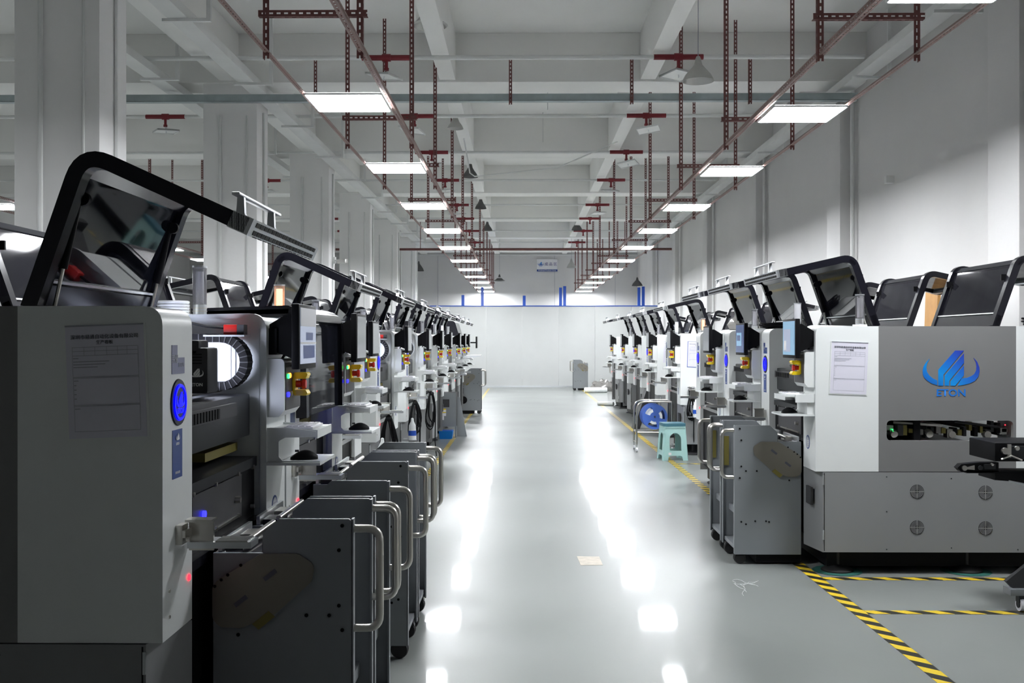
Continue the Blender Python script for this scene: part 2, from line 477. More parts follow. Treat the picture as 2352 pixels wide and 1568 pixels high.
# ------------------------------------------------------------------ ceiling services
ORD = ['nearest', 'second', 'third', 'fourth', 'fifth', 'sixth', 'seventh', 'eighth', 'ninth', 'tenth', 'eleventh', 'twelfth', 'thirteenth', 'farthest']
ZP = 3.35
def panel_frame(b):
    b.prism_hole(rrect(-.305, .305, -.305, .305, .03), [rrect(-.294, .294, -.294, .294, .02)], 2, 0, .012, TRAYW)
    b.box(-.29, .29, -.29, .29, .0125, .020, TRAYW)
    b.box(-.10, .10, -.05, .05, .020, .045, ALU)
def panel_diff(b): b.box(-.293, .293, -.293, .293, .001, .012, PANELE)
PY = [4.5, 7.9, 11.0, 14.2, 17.45, 20.7, 24.1, 27.0, 30.0, 33.0, 36.0, 38.9]
def light_row(x, n0, side, ys, zp=ZP):
    for k, y in enumerate(ys):
        t = empty('ceiling_light', (x, y+.3, zp), 0, 'square white light panel, %s from the camera in the %s row' % (ORD[n0+k], side), 'ceiling light', 'lit panels of the %s row' % side)
        part('frame', 'pframe', panel_frame, t); part('diffuser', 'pdiff', panel_diff, t, 'glowing white diffuser')
light_row(-1.385, 0, 'left', PY)
light_row(2.34, 0, 'right', [5.2]+[8.35, 11.25, 14.4, 17.5, 20.7, 24.1, 27.0, 30.1, 33.1, 36.0, 38.8])
light_row(-7.4, 0, 'far left bay', [4.6, 7.8, 11.0, 14.2, 17.5, 20.9, 23.7, 27.0, 30.2])  # nearest three are out of view, added to brighten the left columns

def angle_bar(b, L_, axis, m, ms, w_=.04, sgn=1):
    """perforated angle from 0 to L_ along axis; flanges along the two other axes"""
    t = .004; s1, s2, s3 = .0, w_*.36, w_*.64
    def flange(o1, o2, q1, q2, mm):
        if axis == 2: b.box(o1, o2, q1, q2, -L_, 0, mm)
        elif axis == 0: b.box(0, L_, o1, o2, q1, q2, mm)
        else: b.box(o1, o2, 0, L_, q1, q2, mm)
    for a0, a1, mm in ((0, s2, m), (s2, s3, ms), (s3, w_, m)):
        flange(a0*sgn, a1*sgn, 0, t, mm)
    for a0, a1, mm in ((t, s2, m), (s2, s3, ms), (s3, w_, m)):
        flange(0, t*sgn, a0, a1, mm)
def light_hanger(x0, x1, y, label, group, zrail=3.37):
    t = empty('light_hanger', (x0, y, zrail), 0, label, 'hanger', group)
    Lh = ZC-zrail+.03
    for x, sg in ((0, 1), (x1-x0, -1)):
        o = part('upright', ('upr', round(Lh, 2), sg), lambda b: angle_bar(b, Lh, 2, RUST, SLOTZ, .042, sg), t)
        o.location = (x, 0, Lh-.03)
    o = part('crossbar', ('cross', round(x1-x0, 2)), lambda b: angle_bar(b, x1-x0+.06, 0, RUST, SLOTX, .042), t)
    o.location = (-.03, -.006, .25)
HY = [3.7, 6.85, 10.05, 12.75, 15.85, 18.65, 22.1, 26.2, 28.7, 31.4, 34.0, 36.4, 38.4]
for k, y in enumerate(HY):
    light_hanger(-1.735, -1.065, y, 'rust-red slotted steel hanger frame, %s from the camera above the left light row' % ORD[k], 'hanger frames of the left light row')
    light_hanger(1.99 if k < 3 else 1.96, 2.68, y+.1, 'rust-red slotted steel hanger frame, %s from the camera above the right light row' % ORD[k], 'hanger frames of the right light row')
for k, y in enumerate([9.2, 13.0, 16.2, 19.4, 22.6, 25.8, 29.0]):
    light_hanger(-7.75, -7.05, y, 'rust-red slotted hanger frame, %s from the camera in the far left bay' % ORD[k], 'hanger frames of the far left bay')
for x, side, sg in ((-1.725, 'outer rail of the left light row', 1), (-1.055, 'inner rail of the left light row', -1), (2.00, 'inner rail of the right light row', 1), (2.67, 'outer rail of the right light row', -1)):
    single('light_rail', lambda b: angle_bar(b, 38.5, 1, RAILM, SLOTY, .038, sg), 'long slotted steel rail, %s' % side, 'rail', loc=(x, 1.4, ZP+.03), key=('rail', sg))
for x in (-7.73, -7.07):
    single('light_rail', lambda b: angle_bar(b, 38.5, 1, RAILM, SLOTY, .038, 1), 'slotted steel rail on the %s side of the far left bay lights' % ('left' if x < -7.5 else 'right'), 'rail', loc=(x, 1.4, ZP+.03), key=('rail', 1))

# sprinkler branch pipes with red tees and heat collector plates
PIPEY = [9.05, 12.07, 15.2, 18.12, 21.25, 25.1, 27.9, 31.0, 34.6]
for k, y in enumerate(PIPEY):
    zp = 4.785
    def pipe(b):
        b.cyl((-12, 0, 0), (4.0, 0, 0), .028 if k < 3 else .024, TRAYW, 10)
    t = empty('sprinkler_pipe', (0, y, zp), 0, 'thin white sprinkler pipe across the ceiling, %s from the camera' % ORD[k], 'pipe', 'sprinkler pipes')
    part('pipe', ('spipe', k < 3), pipe, t)
    def tee(b):
        b.cyl((-.29, 0, 0), (.29, 0, 0), .033, REDPIPE, 10).cyl((0, 0, .02), (0, 0, -.14), .02, REDPIPE, 8)
        b.cyl((-.05, 0, 0), (.05, 0, 0), .045, REDPIPE, 10).cyl((0, 0, -.12), (0, 0, -.15), .03, REDPIPE, 8)
    def shield(b):
        b.box(-.16, .16, -.16, .16, -.215, -.205, TRAYW); b.cyl((0, 0, -.14), (0, 0, -.25), .006, ALU, 6)
        for a, c in ((-.16, -.155), (.155, .16)): b.box(a, c, -.16, .16, -.23, -.205, TRAYW)
        b.box(-.16, .16, -.16, -.155, -.23, -.205, TRAYW); b.box(-.16, .16, .155, .16, -.23, -.205, TRAYW)
    for x in (-5.3, -1.6, 1.83):
        o = part('pipe_tee', 'tee', tee, t, 'dark red pipe tee'); o.location = (x, 0, 0)
        if k < 6:
            o2 = part('heat_plate', 'shield', shield, o, 'white square plate'); o2.rotation_euler = (random.uniform(-.12, .12), random.uniform(-.2, .2), random.uniform(-.6, .6))
# galvanised cable tray across, on short hangers from the beam
def ctray(b):
    b.box(-8, 4.2, 0, .004, 0, .09, GALV); b.box(-8, 4.2, 0, .10, 0, .004, GALV); b.box(-8, 4.2, .096, .10, 0, .09, GALV)
t = empty('cable_tray', (0, 12.9, 4.47), 0, 'galvanised grey cable tray running across the aisle under the first beam', 'cable tray')
part('tray', 'ctray', ctray, t)
for x in (-2.62, -.17, 1.35, 2.83):
    o = part('hanger', ('trayh', 1), lambda b: angle_bar(b, .62, 2, RUST, SLOTZ, .04), t, 'slotted rust-red hanger'); o.location = (x, -.02, .57)
# long white trays along the columns
for x, z, lab in ((-3.42, 4.56, 'long white cable duct running along the left columns'), (-4.55, 4.62, 'long white cable duct behind the left columns'), (3.98, 4.62, 'long white cable duct running along the right wall')):
    t = empty('cable_duct', (x, 0, z), 0, lab, 'cable duct')
    part('duct', 'cduct', lambda b: b.box(0, .20, 1.0, 34.5, 0, .10, TRAYW, .006), t)
    for i in range(13):
        part('bracket', 'cductb', lambda b: b.prism([(-.05, -.03), (.42, -.03), (.42, ZC-4.66), (.38, ZC-4.66), (.38, -.002), (-.05, -.002)], 1, 0, .04, TRAYW), t, None, (0, 2.5+2.45*i, 0))
# rust pipe across the far end
single('fire_pipe', lambda b: b.cyl((-5.5, 0, 0), (XR-.04, 0, 0), .035, RUST, 8).cyl((-3, 0, 0), (-3, 0, 1.295), .01, RUST, 6).cyl((3, 0, 0), (3, 0, 1.295), .01, RUST, 6), 'long rust-red pipe crossing high in front of the far wall', 'pipe', loc=(0, 30.2, 4.16))
single('conduit', lambda b: b.tube([(-.98, 0, .58), (-.88, 0, 0), (-.80, .05, -.05), (.6, .2, .12), (1.62, .3, .58)], .012, TRAYW, 6), 'thin white bent conduit hanging below the ceiling', 'conduit', loc=(0, 17.2, 4.27))
for x, y0_, lab in ((.30, 9.9, 'nearest'), (.38, 15.5, 'second'), (.36, 18.0, 'third')):
    single('drop_rod', lambda b: b.cyl((0, 0, -.52), (0, 0, 0), .008, TRAYW, 6), 'thin white rod hanging from the ceiling, %s from the camera' % lab, 'rod', 'thin ceiling rods', loc=(x, y0_, ZC))

# pendant lamps (unlit)
def lamp_shade(b, r, h, m): b.lathe([(.035, h), (.05, h*.86), (r*.50, h*.64), (r*.80, h*.34), (r*.95, h*.10), (r, 0), (r*.97, 0), (r*.92, h*.10), (r*.76, h*.33), (r*.46, h*.62), (.03, h*.80)], (0, 0, 0), m, 28)
def pendant(x, y, z, r, h, lab, dish=False, m=LAMPD):
    t = empty('pendant_lamp', (x, y, z), 0, lab, 'pendant lamp')
    if dish: part('shade', ('dish', r, h), lambda b: b.lathe([(.09, h*.55), (.12, h*.35), (r*.75, h*.16), (r, 0), (r*.9, -.015), (.1, h*.2)], (0, 0, 0), m, 28), t)
    else: part('shade', ('shade', r, h, m.name), lambda b: lamp_shade(b, r, h, m), t)
    part('housing', ('lamph', h, m.name), lambda b: b.lathe([(.0, h+.07), (.02, h+.07), (.032, h+.04), (.045, h*.9), (.04, h*.8)], (0, 0, 0), m, 16), t)
    part('cord', ('cord', round(ZC-z, 1)), lambda b: b.cyl((0, 0, h+.06), (0, 0, ZC-z-.0), .005, INKL, 6), t)
pendant(1.98, 11.6, 4.38, .18, .21, 'grey conical high-bay lamp hanging beside the right light row, nearest', m=LAMP_METAL)
pendant(-1.02, 11.3, 4.93, .20, .22, 'wide dish lamp hanging under the ceiling, nearest on the left', True, LAMP_METAL)
pendant(-1.02, 15.6, 4.68, .125, .16, 'grey bell-shaped lamp, second nearest of the left hanging lamps', m=LAMP_METAL)
pendant(-1.0, 19.7, 4.60, .15, .2, 'dark conical lamp, third nearest of the left hanging lamps')
pendant(-1.0, 24.6, 4.63, .14, .2, 'dark conical lamp, fourth nearest of the left hanging lamps')
pendant(-1.0, 29.2, 4.60, .15, .2, 'dark conical lamp, fifth nearest of the left hanging lamps')
pendant(1.6, 30.2, 4.72, .16, .22, 'dark conical lamp above the right aisle side in front of the far wall')
pendant(1.6, 33.6, 3.85, .16, .24, 'dark conical lamp hanging lower beside the far sign', m=LAMP_METAL)
pendant(-.85, 38.0, 3.70, .21, .16, 'grey dish lamp hanging in front of the brightly lit far wall', True)
pendant(-3.9, 38.6, 4.1, .2, .3, 'dark conical lamp hanging at the left end of the far wall')
pendant(4.15, 37.2, 3.46, .2, .24, 'dark conical lamp hanging at the right end of the far wall')
# sign on the far wall
def sign_board(b): b.box(-.40, .40, -.02, 0, -.13, .27, PAPERB)
t = empty('wall_sign', (.96, 39.97, 4.38), 0, 'white and blue sign with a blue emblem high on the far wall', 'sign')
part('board', 'signb', sign_board, t)
part('band', 'signband', lambda b: b.box(-.40, .40, -.026, -.0, -.21, -.13, BLUE), t, 'blue band with white lettering')
part('lettering', 'signt', lambda b: [text_on(b, '成 品 区', .135, facing((.14, -.028, .07), (1, 0, 0)), mat('sign_violet', (.10, .08, .30), .5)),
     text_on(b, 'Finished Product Area', .068, facing((0, -.030, -.17), (1, 0, 0)), PAPERB, 1.12)] and None, t)
part('emblem', 'signl', lambda b: logo_on(b, facing((-.25, -.022, .09), (1, 0, 0)), .22, LOGO, TEAL2), t)
# blue rack uprights behind the partition
RACKN = dict(zip((-4.14, -3.98, -2.05, -1.38, .06, 1.31, 1.45, 4.03, 4.18), ('first', 'second', 'third', 'fourth', 'fifth', 'sixth', 'seventh', 'eighth', 'ninth')))
for x, h in ((-4.14, 3.25), (-3.98, 3.2), (-2.05, 3.05), (-1.38, 3.32), (.06, 3.02), (1.31, 3.3), (1.45, 3.35), (4.18, 3.35), (4.03, 3.32)):
    single('rack_upright', lambda b: b.prism([(-.05, -.04), (.05, -.04), (.05, .04), (.03, .04), (.03, -.02), (-.03, -.02), (-.03, .04), (-.05, .04)], 2, 0, h, BLUEP), 'blue rack upright behind the white partition, %s from the left' % RACKN[x], 'rack upright', 'blue rack uprights', loc=(x, 35.2+abs(x)*.1, 0))
# small things on walls
def cctv(b):
    b.box(-.02, .02, 0, .03, -.06, .06, TRAYW); b.cyl((0, .0, 0), (0, -.12, -.02), .015, TRAYW, 8); b.box(-.035, .035, -.30, -.08, -.065, .01, LAMP_METAL, .008)
single('security_camera', cctv, 'small white security camera on a left column', 'camera', loc=(-3.41, 18.7, 2.93), rz=.9)
single('junction_box', lambda b: b.box(-.10, .0, -.04, .04, -.05, .04, TRAYW, .006), 'small grey junction box on the right wall', 'box', loc=(4.46, 12.4, 3.4))
# floor markings
single('floor_tape', lambda b: b.box(-.038, .038, 0, 35, 0, .0012, TAPE), 'black and yellow tape line along the right machine row', 'tape', loc=(1.80, -3.5, .0006))
single('floor_tape', lambda b: b.box(-.03, .03, 0, 29, 0, .0012, TAPE), 'black and yellow tape line along the left machine row', 'tape', loc=(-1.03, 2.6, .0006), key='tapeL')
single('floor_tape', lambda b: b.box(0, 2.5, -.034, .034, 0, .0012, TAPE), 'cross tape line beside the nearest right machine', 'tape', loc=(1.84, 6.30, .0009), key='tapeX')
single('floor_tape', lambda b: b.box(0, 2.5, -.034, .034, 0, .0012, TAPE), 'cross tape line nearest the camera on the right', 'tape', loc=(1.84, 5.52, .0009), key='tapeX')
single('floor_tape', lambda b: b.box(0, 1.2, -.028, .028, 0, .0012, TAPE), 'faint cross tape line behind the stool', 'tape', loc=(1.84, 12.2, .0009), key='tapeX2')
single('floor_patch', lambda b: b.prism([(-.07, -.14), (.075, -.13), (.07, .13), (-.08, .14)], 2, 0, .001, BEIGE), 'small beige tape patch on the floor in the middle of the aisle', 'tape patch', loc=(.447, 6.8, .0006))

# ================================================================== placement machines
# local frame: x along the machine's width seen from the front (right = +x), y into the machine, z up; front face at y = 0
D = 1.6; ZT = 1.545; ZW = .643
def prof(y0, y1, z0, r=.055, front=True):
    """side outline (y, z) of a body piece with a rounded top corner"""
    pts = [(y0, z0), (y0, ZT), (y1, ZT), (y1, z0)] if front else [(y1, z0), (y1, ZT), (y0, ZT), (y0, z0)]
    return fillet(pts, [0, r, 0, 0])
def flip(pts): return [(D-p[0], p[1]) for p in pts]

def hood_paths(kind):
    if kind == 'closed':
        return fillet([(.42, ZT+.02), (-.035, ZT+.035), (-.04, 1.13)], [0, .07, 0], 6)
    zl = 1.775 if kind == 'open_l' else 1.88
    return fillet([(.425, ZT), (.272, 1.985), (-.19, zl)], [0, .075, 0], 7)

def build_hood(root, kind, u0, u1, back=False, glass=None, key=''):
    P = hood_paths(kind); g = glass or SMOKE
    fl = (lambda q: [(D-a, c) for a, c in q]) if back else (lambda q: q)
    sy = (lambda v: D-v) if back else (lambda v: v)
    K = (kind, round(u0, 3), round(u1, 3), back, g.name)
    rb = ribbon(P, .045)
    def frame(b):
        b.prism(fl(rb), 0, u0, u0+.05, BLACKG); b.prism(fl(rb), 0, u1-.05, u1, BLACKG)
        if kind != 'closed':
            a, c = P[0], P[1]
            t = Vector(c)-Vector(a); t.normalize()
            q = Vector(a)
            b.prism(fl(ribbon([tuple(q), tuple(q+t*.075)], .03)), 0, u0, u1, BLACKG)
            b.prism(fl(ribbon([tuple(q+t*.082), tuple(q+t*.090)], .034)), 0, u0+.05, u1-.05, ALU)
            # bar under the top corner
            b.prism(fl(ribbon([P[2], P[5]], .02)), 0, u0, u1, BLACKG)
        else:
            b.prism(fl(ribbon([P[0], P[2]], .02)), 0, u0, u1, BLACKG)
    h = part('hood', ('hoodf',)+K, frame, root, 'raised black hood frame' if kind != 'closed' else 'closed glossy black hood')
    def pane(b):
        if kind != 'closed':
            a = Vector(P[0]); t = (Vector(P[1])-a).normalized()
            b.prism(fl(ribbon([tuple(a+t*.07), P[1], P[2]], .006)), 0, u0+.05, u1-.05, g)
            b.prism(fl(ribbon([P[5], P[-1]], .006)), 0, u0+.05, u1-.05, SMOKED)
        else:
            k = len(P)-2
            b.prism(fl(ribbon(P[1:k+2], .006)), 0, u0+.05, u1-.05, g)
    part('hood_window', ('hoodg',)+K, pane, h, 'smoked see-through window')
    if kind == 'closed':
        part('warning_label', ('hwl',)+K, lambda b: b.box(u1-.045, u1-.01, -.055, -.0525, 1.20, 1.36, PAPERB).box(u1-.045, u1-.01, -.056, -.055, 1.33, 1.36, RED).box(u1-.045, u1-.01, -.056, -.055, 1.26, 1.28, RED), h, 'white and red warning label')
        part('hood_cover', ('hoodc',)+K, lambda b: b.prism(fl(ribbon(P[:len(P)-2], .05)), 0, u0+.05, u1-.05, BLACKG), h)
        return h
    e = Vector(P[-1]); d = (Vector(P[-1])-Vector(P[-2])).normalized(); n = Vector((d.y, -d.x)) if d.x < 0 else Vector((-d.y, d.x))
    def lip(b):
        um = u0+(u1-u0)*.0
        b.prism(fl(ribbon([tuple(e-d*.05), tuple(e+d*.012)], .05)), 0, um, u1, ALU)
    def slots(b):
        for r_ in range(2):
            for k in range(18):
                u = u0+.04+(u1-u0-.08)*k/18
                c = e+d*.012+Vector((-d.y, d.x))*(.012 if r_ else -.012)
                s_ = .0015
                b.prism(fl(ribbon([tuple(c-d*.001), tuple(c+d*s_)], .014)), 0, u+.004, u+(u1-u0)/18-.010, BLACK)
        for k in range(14):
            u = u0+.05+(u1-u0-.1)*k/14; c = e-d*.02+Vector((d.y, -d.x))*.0 + Vector((0, -.026))
            b.prism(fl(ribbon([tuple(c), tuple(c+d*.022)], .003)), 0, u+.008, u+(u1-u0)/14-.012, BLACK)
    lp = part('vent_strip', ('lip',)+K, lip, h, 'pale metal lip with slots')
    part('slots', ('slots',)+K, slots, lp) if False else None
    CACHE.setdefault(('x',), None)
    o = part('vent_slots', ('slots',)+K, slots, h, 'two rows of dark slots')
    def handle(b):
        z1 = e.y+.10; ym = e.x+.05
        a0, a1 = (u0+.10, u0+.55*(u1-u0)+.05)
        b.box(a0-.03, a1+.03, sy(ym)-.012, sy(ym)+.012, z1-.004, z1+.005, ALU, .003)
        for a in (a0+.03, a1-.06):
            q = lambda h_, hw, hv: [(a-hw, sy(ym)-hv, h_), (a+hw, sy(ym)-hv, h_), (a+hw, sy(ym)+hv, h_), (a-hw, sy(ym)+hv, h_)]
            b.loft([q(e.y+.01, .02, .026), q(e.y+.05, .010, .012), q(z1, .008, .010)], ALU)
    part('handle', ('hh',)+K, handle, h, 'pale metal grab bar')
    for uu, nm in ((u0+.075, 0), (u1-.075, 1)):
        def strut(b):
            a = (uu, sy(.318), 1.85); c = (uu, sy(.36), 1.66); q = (uu, sy(.385), 1.545)
            b.cyl(a, c, .0125, BLACK, 10).cyl(c, q, .006, STEEL, 8)
            b.lathe([(.0, -.009), (.020, -.009), (.020, .009), (.0, .009)], (uu, sy(.30), 1.86), BLACK, 12, 'x')
            b.box(uu-.006, uu+.006, min(sy(.30), sy(.36)), max(sy(.30), sy(.36)), 1.84, 1.88, BLACK)
        part('gas_strut', ('strut', nm)+K, strut, h)
    return h

def paper_lines(b, M, w_, h_):
    text_on(b, '深圳市易通自动化设备有限公司', w_*.062, M @ Matrix.Translation((0, h_*.40, .0012)), INK)
    text_on(b, '生产看板', w_*.055, M @ Matrix.Translation((0, h_*.35, .0012)), INK)
    def hl(y, x0, x1, t=.0012, m=INKL):
        vs = [M @ Vector(p) for p in ((x0*w_, y*h_, .001), (x1*w_, y*h_, .001), (x1*w_, y*h_+t, .001), (x0*w_, y*h_+t, .001))]
        f = [b.bm.verts.new(v) for v in vs]; fc = b.bm.faces.new(f); fc.material_index = b.mi(m)
    def vl(x, y0, y1):
        vs = [M @ Vector(p) for p in ((x*w_, y0*h_, .001), (x*w_+.001, y0*h_, .001), (x*w_+.001, y1*h_, .001), (x*w_, y1*h_, .001))]
        f = [b.bm.verts.new(v) for v in vs]; fc = b.bm.faces.new(f); fc.material_index = b.mi(INKL)
    for y in (.31, .275, .235, .045, .035, -.205, -.215, -.44): hl(y, -.42, .42)
    vl(-.42, -.44, .31); vl(.42, -.44, .31)
    for x in (-.27, -.13, .02, .16, .28): vl(x, .235, .31)
    for y, a in ((.21, -.34), (.18, .05), (.155, .0), (.13, -.1), (.01, -.35), (-.03, -.38), (-.07, -.38), (-.11, -.38), (-.15, -.38), (-.24, -.34)):
        hl(y, -.41, a, .0022)

def screen_part(mon, u0, u1, z0, z1, y, kind):
    base = {'off': SCREENO, 'lit': SCREENL, 'dark': SCREEND, 'painted_refl': SCREENW}[kind]
    def scr(b):
        b.box(u0, u1, y-.002, y, z0, z1, base)
        if kind == 'lit':
            b.box(u0+.02, u1-.10, y-.003, y-.002, z0+.02, z1-.05, SCREENW)
            b.box(u1-.09, u1-.02, y-.003, y-.002, z0+.06, z1-.03, SCREENL)
            b.box(u0+.03, u0+.09, y-.004, y-.003, z0+.03, z0+.09, PAPERB)
        if kind == 'painted_refl':  # reflections on the screen, painted as pale and blue bars on a glowing base
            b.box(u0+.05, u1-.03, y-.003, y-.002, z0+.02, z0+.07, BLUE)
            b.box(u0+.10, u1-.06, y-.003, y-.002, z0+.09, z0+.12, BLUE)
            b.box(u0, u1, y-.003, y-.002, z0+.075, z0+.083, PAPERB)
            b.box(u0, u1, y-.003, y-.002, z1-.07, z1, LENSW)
        if kind == 'dark':
            b.box(u0+.03, u1-.08, y-.003, y-.002, z0+.05, z1-.06, SCREENL)
            b.box(u0+.05, u1-.12, y-.004, y-.003, z0+.09, z1-.08, SCREEND)
    part('screen', ('scr', kind, round(u0, 3)), scr, mon, 'display')

def machine(xf, ynear, side, L, label, hood='open', hu=None, screen='off', badge='blue', tower='clear', paper=True, back_glass=None,
            back_hood=True, detail=2, border=None, box_lit=False, hood_glass=None, slim=False):
    """side 'L' faces +X (left row), 'R' faces -X (right row)"""
    if side == 'L': loc, rz = (xf, ynear, 0), PI/2
    else: loc, rz = (xf, ynear+L, 0), -PI/2
    t = empty('placement_machine', loc, rz, label, 'machine', 'machines of the %s row' % ('left' if side == 'L' else 'right'))
    k = lambda n: (n, L)
    CW = .245; C2 = .30 if side == 'L' else .27          # widths of the left and right front columns
    r0 = L-C2
    HOLE = rrect(.44, 1.222, .835, .96, .03)
    def end_plate(a0, a1):
        def f(b):
            b.prism_hole([(.39, ZW), (1.239, ZW), (1.239, ZT), (.39, ZT)], [HOLE], 0, a0, a1, GREY)
        return f
    part('end_panel', k('ep0'), end_plate(.0, .03), t, 'grey end panel with conveyor slot'); part('end_panel', k('ep1'), end_plate(L-.03, L), t, 'grey end panel with conveyor slot')
    def core(b):
        b.box(.03, L-.03, .62, 1.0, ZW, .82, GREY); b.box(.03, L-.03, .55, 1.05, .985, ZT, LGREY)
        b.box(.03, L-.03, .46, 1.18, ZT-.02, ZT, GREY)
        b.box(.031, L-.031, .62, .66, .80, 1.0, BLACK)
    part('body_core', k('core'), core, t)
    def track(b):
        rnd = random.Random(3)
        for uu in (.05, L-.05):
            s_ = -1 if uu > 1 else 1
            for j in range(22):
                y = .46+.75*j/22; z = .845+rnd.random()*.05; h = .02+rnd.random()*.05
                b.box(min(uu, uu+s_*.06), max(uu, uu+s_*.06), y, y+.015+.02*rnd.random(), z, z+h, rnd.choice([DARK, BLACK, STEEL, DKBOX, OLIVE, DARK]))
            for y in (.50, .72, .86, 1.08):
                b.cyl((uu-.02, y, .86+.03*rnd.random()), (uu+.02, y, .87), .022, STEEL, 10)
            b.tube([(uu, .50, .945), (uu, .80, .925)], .008, STEEL, 6); b.tube([(uu, .88, .95), (uu, 1.16, .915)], .009, DARK, 6)
            b.box(min(uu, uu+s_*.03), max(uu, uu+s_*.03), .455, .50, .88, .925, LAMP_METAL); b.box(min(uu, uu+s_*.03), max(uu, uu+s_*.03), 1.16, 1.205, .87, .91, LAMP_METAL)
            b.cyl((uu-.01*s_, .49, .90), (uu-.013*s_, .49, .90), .004, LEDG, 6); b.cyl((uu-.01*s_, 1.19, .93), (uu-.013*s_, 1.19, .93), .004, LEDR, 6)
        b.box(.10, L-.10, .47, .50, .86, .90, DARK); b.box(.10, L-.10, 1.17, 1.2, .86, .90, DARK)
    if detail > 0: part('conveyor_track', k('track'), track, t, 'conveyor mechanism seen through the slot')
    # front columns: solid end shells with a rimmed inner face
    def col_l(b): b.prism(prof(0, .39, ZW), 0, 0, CW, WHITE)
    def col_r(b):
        b.prism(prof(0, .39, ZW), 0, r0+.02, L, WHITE)
        o = prof(0, .39, .64); i = fillet([(.035, .64), (.035, ZT-.03), (.39, ZT-.03), (.39, .64)], [0, .09, 0, 0])
        b.prism_hole(o, [], 0, r0+.018, r0+.02, LGREY) if False else None
        b.prism(ribbon([p for p in prof(.010, .39, ZW) if True], .022), 0, r0, r0+.022, WHITE)
        b.box(r0+.016, r0+.021, .03, .39, ZW, 1.50, WHITE if side == 'L' else LGREY)
        b.box(r0+.010, r0+.017, .135, .30, 1.27, 1.47, PAPERB, .003)
        b.box(r0+.008, r0+.017, .118, .130, 1.27, 1.47, LGREY)
    part('front_column', k('coll'), col_l, t, 'white front column'); part('front_column', (L, side, 'colr'), col_r, t, 'white front column beside the controls')
    def back(b):
        b.prism(flip(prof(0, .36, ZW)), 0, 0, .25, WHITE); b.prism(flip(prof(0, .36, ZW)), 0, L-.25, L, WHITE)
        b.box(.25, L-.25, D-.12, D-.08, .9, 1.1, LGREY)
    part('rear_columns', k('back'), back, t)
    # lower cabinet
    def lower(b):
        b.box(0, L, .56, 1.04, .142, ZW-.004, MGREY)
        for a, c in ((0, CW+.0), (r0, L)):
            b.prism([(a if a else .0, .10), (a, .55), (c, .55), (c, .10 if c == L else .04), (c if c != L else L-.0, .10 if c == L else .04), ((a+.0) if a else .10, .02)] if False else
                    ([(0, .045), (0, .56), (CW, .56), (CW, .0)] if a == 0 else [(r0, .0), (r0, .56), (L, .56), (L, .045)]), 2, .142, ZW-.004, MGREY)
        b.box(0, L, 1.04, D-.03, .142, ZW-.004, MGREY)
        b.box(r0+.06, r0+.17, -.002, .012, .42, .53, DKBOX)
        for uu, s_ in ((0, -1), (L, 1)):
            a, c = sorted((uu, uu+s_*.0015))
            b.box(a, c, .052, .056, .15, ZW-.01, BLACK)
            a, c = sorted((uu, uu+s_*.006))
            for z in (.22, .56): b.box(a, c, .044, .052, z, z+.06, ALU)
            for y, z in ((.44, .61), (.84, .60), (1.25, .60), (.44, .16), (.84, .17), (1.25, .16), (.44, .395)):
                b.cyl((uu, y, z), (uu+s_*.002, y, z), .004, DARK, 8)
    part('lower_cabinet', k('lower'), lower, t, 'grey lower cabinet')
    def vent_at(y, z, uu, s_):
        def f(b):
            x0_, x1_ = uu, uu+s_*.003
            b.cyl((x0_, y, z), (x1_, y, z), .043, DKBOX, 28)
            for r_ in (.037, .030, .023, .016): b.tube([(x1_, y+r_*math.cos(2*PI*j/24), z+r_*math.sin(2*PI*j/24)) for j in range(24)], .0018, MGREY, 4, True)
            b.box(min(x1_, x1_+s_*.001), max(x1_, x1_+s_*.001), y-.043, y+.043, z-.002, z+.002, LAMP_METAL)
            b.box(min(x1_, x1_+s_*.001), max(x1_, x1_+s_*.001), y-.002, y+.002, z-.043, z+.043, LAMP_METAL)
        return f
    if detail > 0 and side == 'R':
        for j, (y, z) in enumerate(((.627, .52), (1.05, .515), (.627, .298), (1.05, .293))):
            part('round_vent', ('vent', L, j), vent_at(y, z, L, 1), t, 'round fan grille')
    def base(b):
        b.box(.10, L-.10, .10, D-.10, .035, .142, BLACK); b.box(.14, .22, .14, D-.14, .02, .06, BLACK)
    part('base_frame', k('base'), base, t, 'black base frame')
    for j, (x, y) in enumerate(((.25, .17), (L-.25, .17), (.25, D-.17), (L-.25, D-.17), (L-.12, .17), (L-.12, .98))):
        if j > 3 and side == 'L': continue
        if j in (1,) and side == 'R': continue
        part('levelling_foot', ('foot', L, j), lambda b: b.lathe([(.0, .0045), (.10, .0045), (.10, .012), (.06, .035), (.022, .045), (.022, .12), (0, .12)], (x, y, 0), RUBBER, 20), t)
    # interior behind the front opening
    def inner(b):
        b.box(CW, r0, .40, .42, .62, 1.50, LGREY)
        b.box(CW, r0, .045, .56, .62, .985, BLACK); b.box(CW+.12, r0-.20, .037, .045, .83, .98, DKBOX)
        b.box(CW, r0, .035, .40, .985, 1.02, DARK)
        b.box(CW+.01, r0-.01, .01, .20, .77, .80, BLACKG); b.cyl((CW+.30, .03, .812), (CW+.32, .19, .812), .007, STEEL, 8); b.box(CW+.03, CW+.28, .10, .12, .80, .815, DARK)
        b.box(CW+.01, r0-.01, .03, .2, .20, .77, BLACK)
        for u in (CW+.12, CW+.35, r0-.25, r0-.05):
            for z in (.985, .84): b.cyl((u, .045, z), (u, .030, z), .008, STEEL, 8)
        b.cyl((r0-.28, .04, .90), (r0-.28, .018, .90), .012, STEEL, 10)
        b.box(CW+.2, r0-.25, .030, .045, .835, .843, STEEL)
        if side == 'L': b.cyl((CW+.22, .04, .91), (CW+.22, .028, .91), .011, LEDB, 12)
    part('inner_bay', (L, side, 'inner'), inner, t, 'dark inside of the working bay')
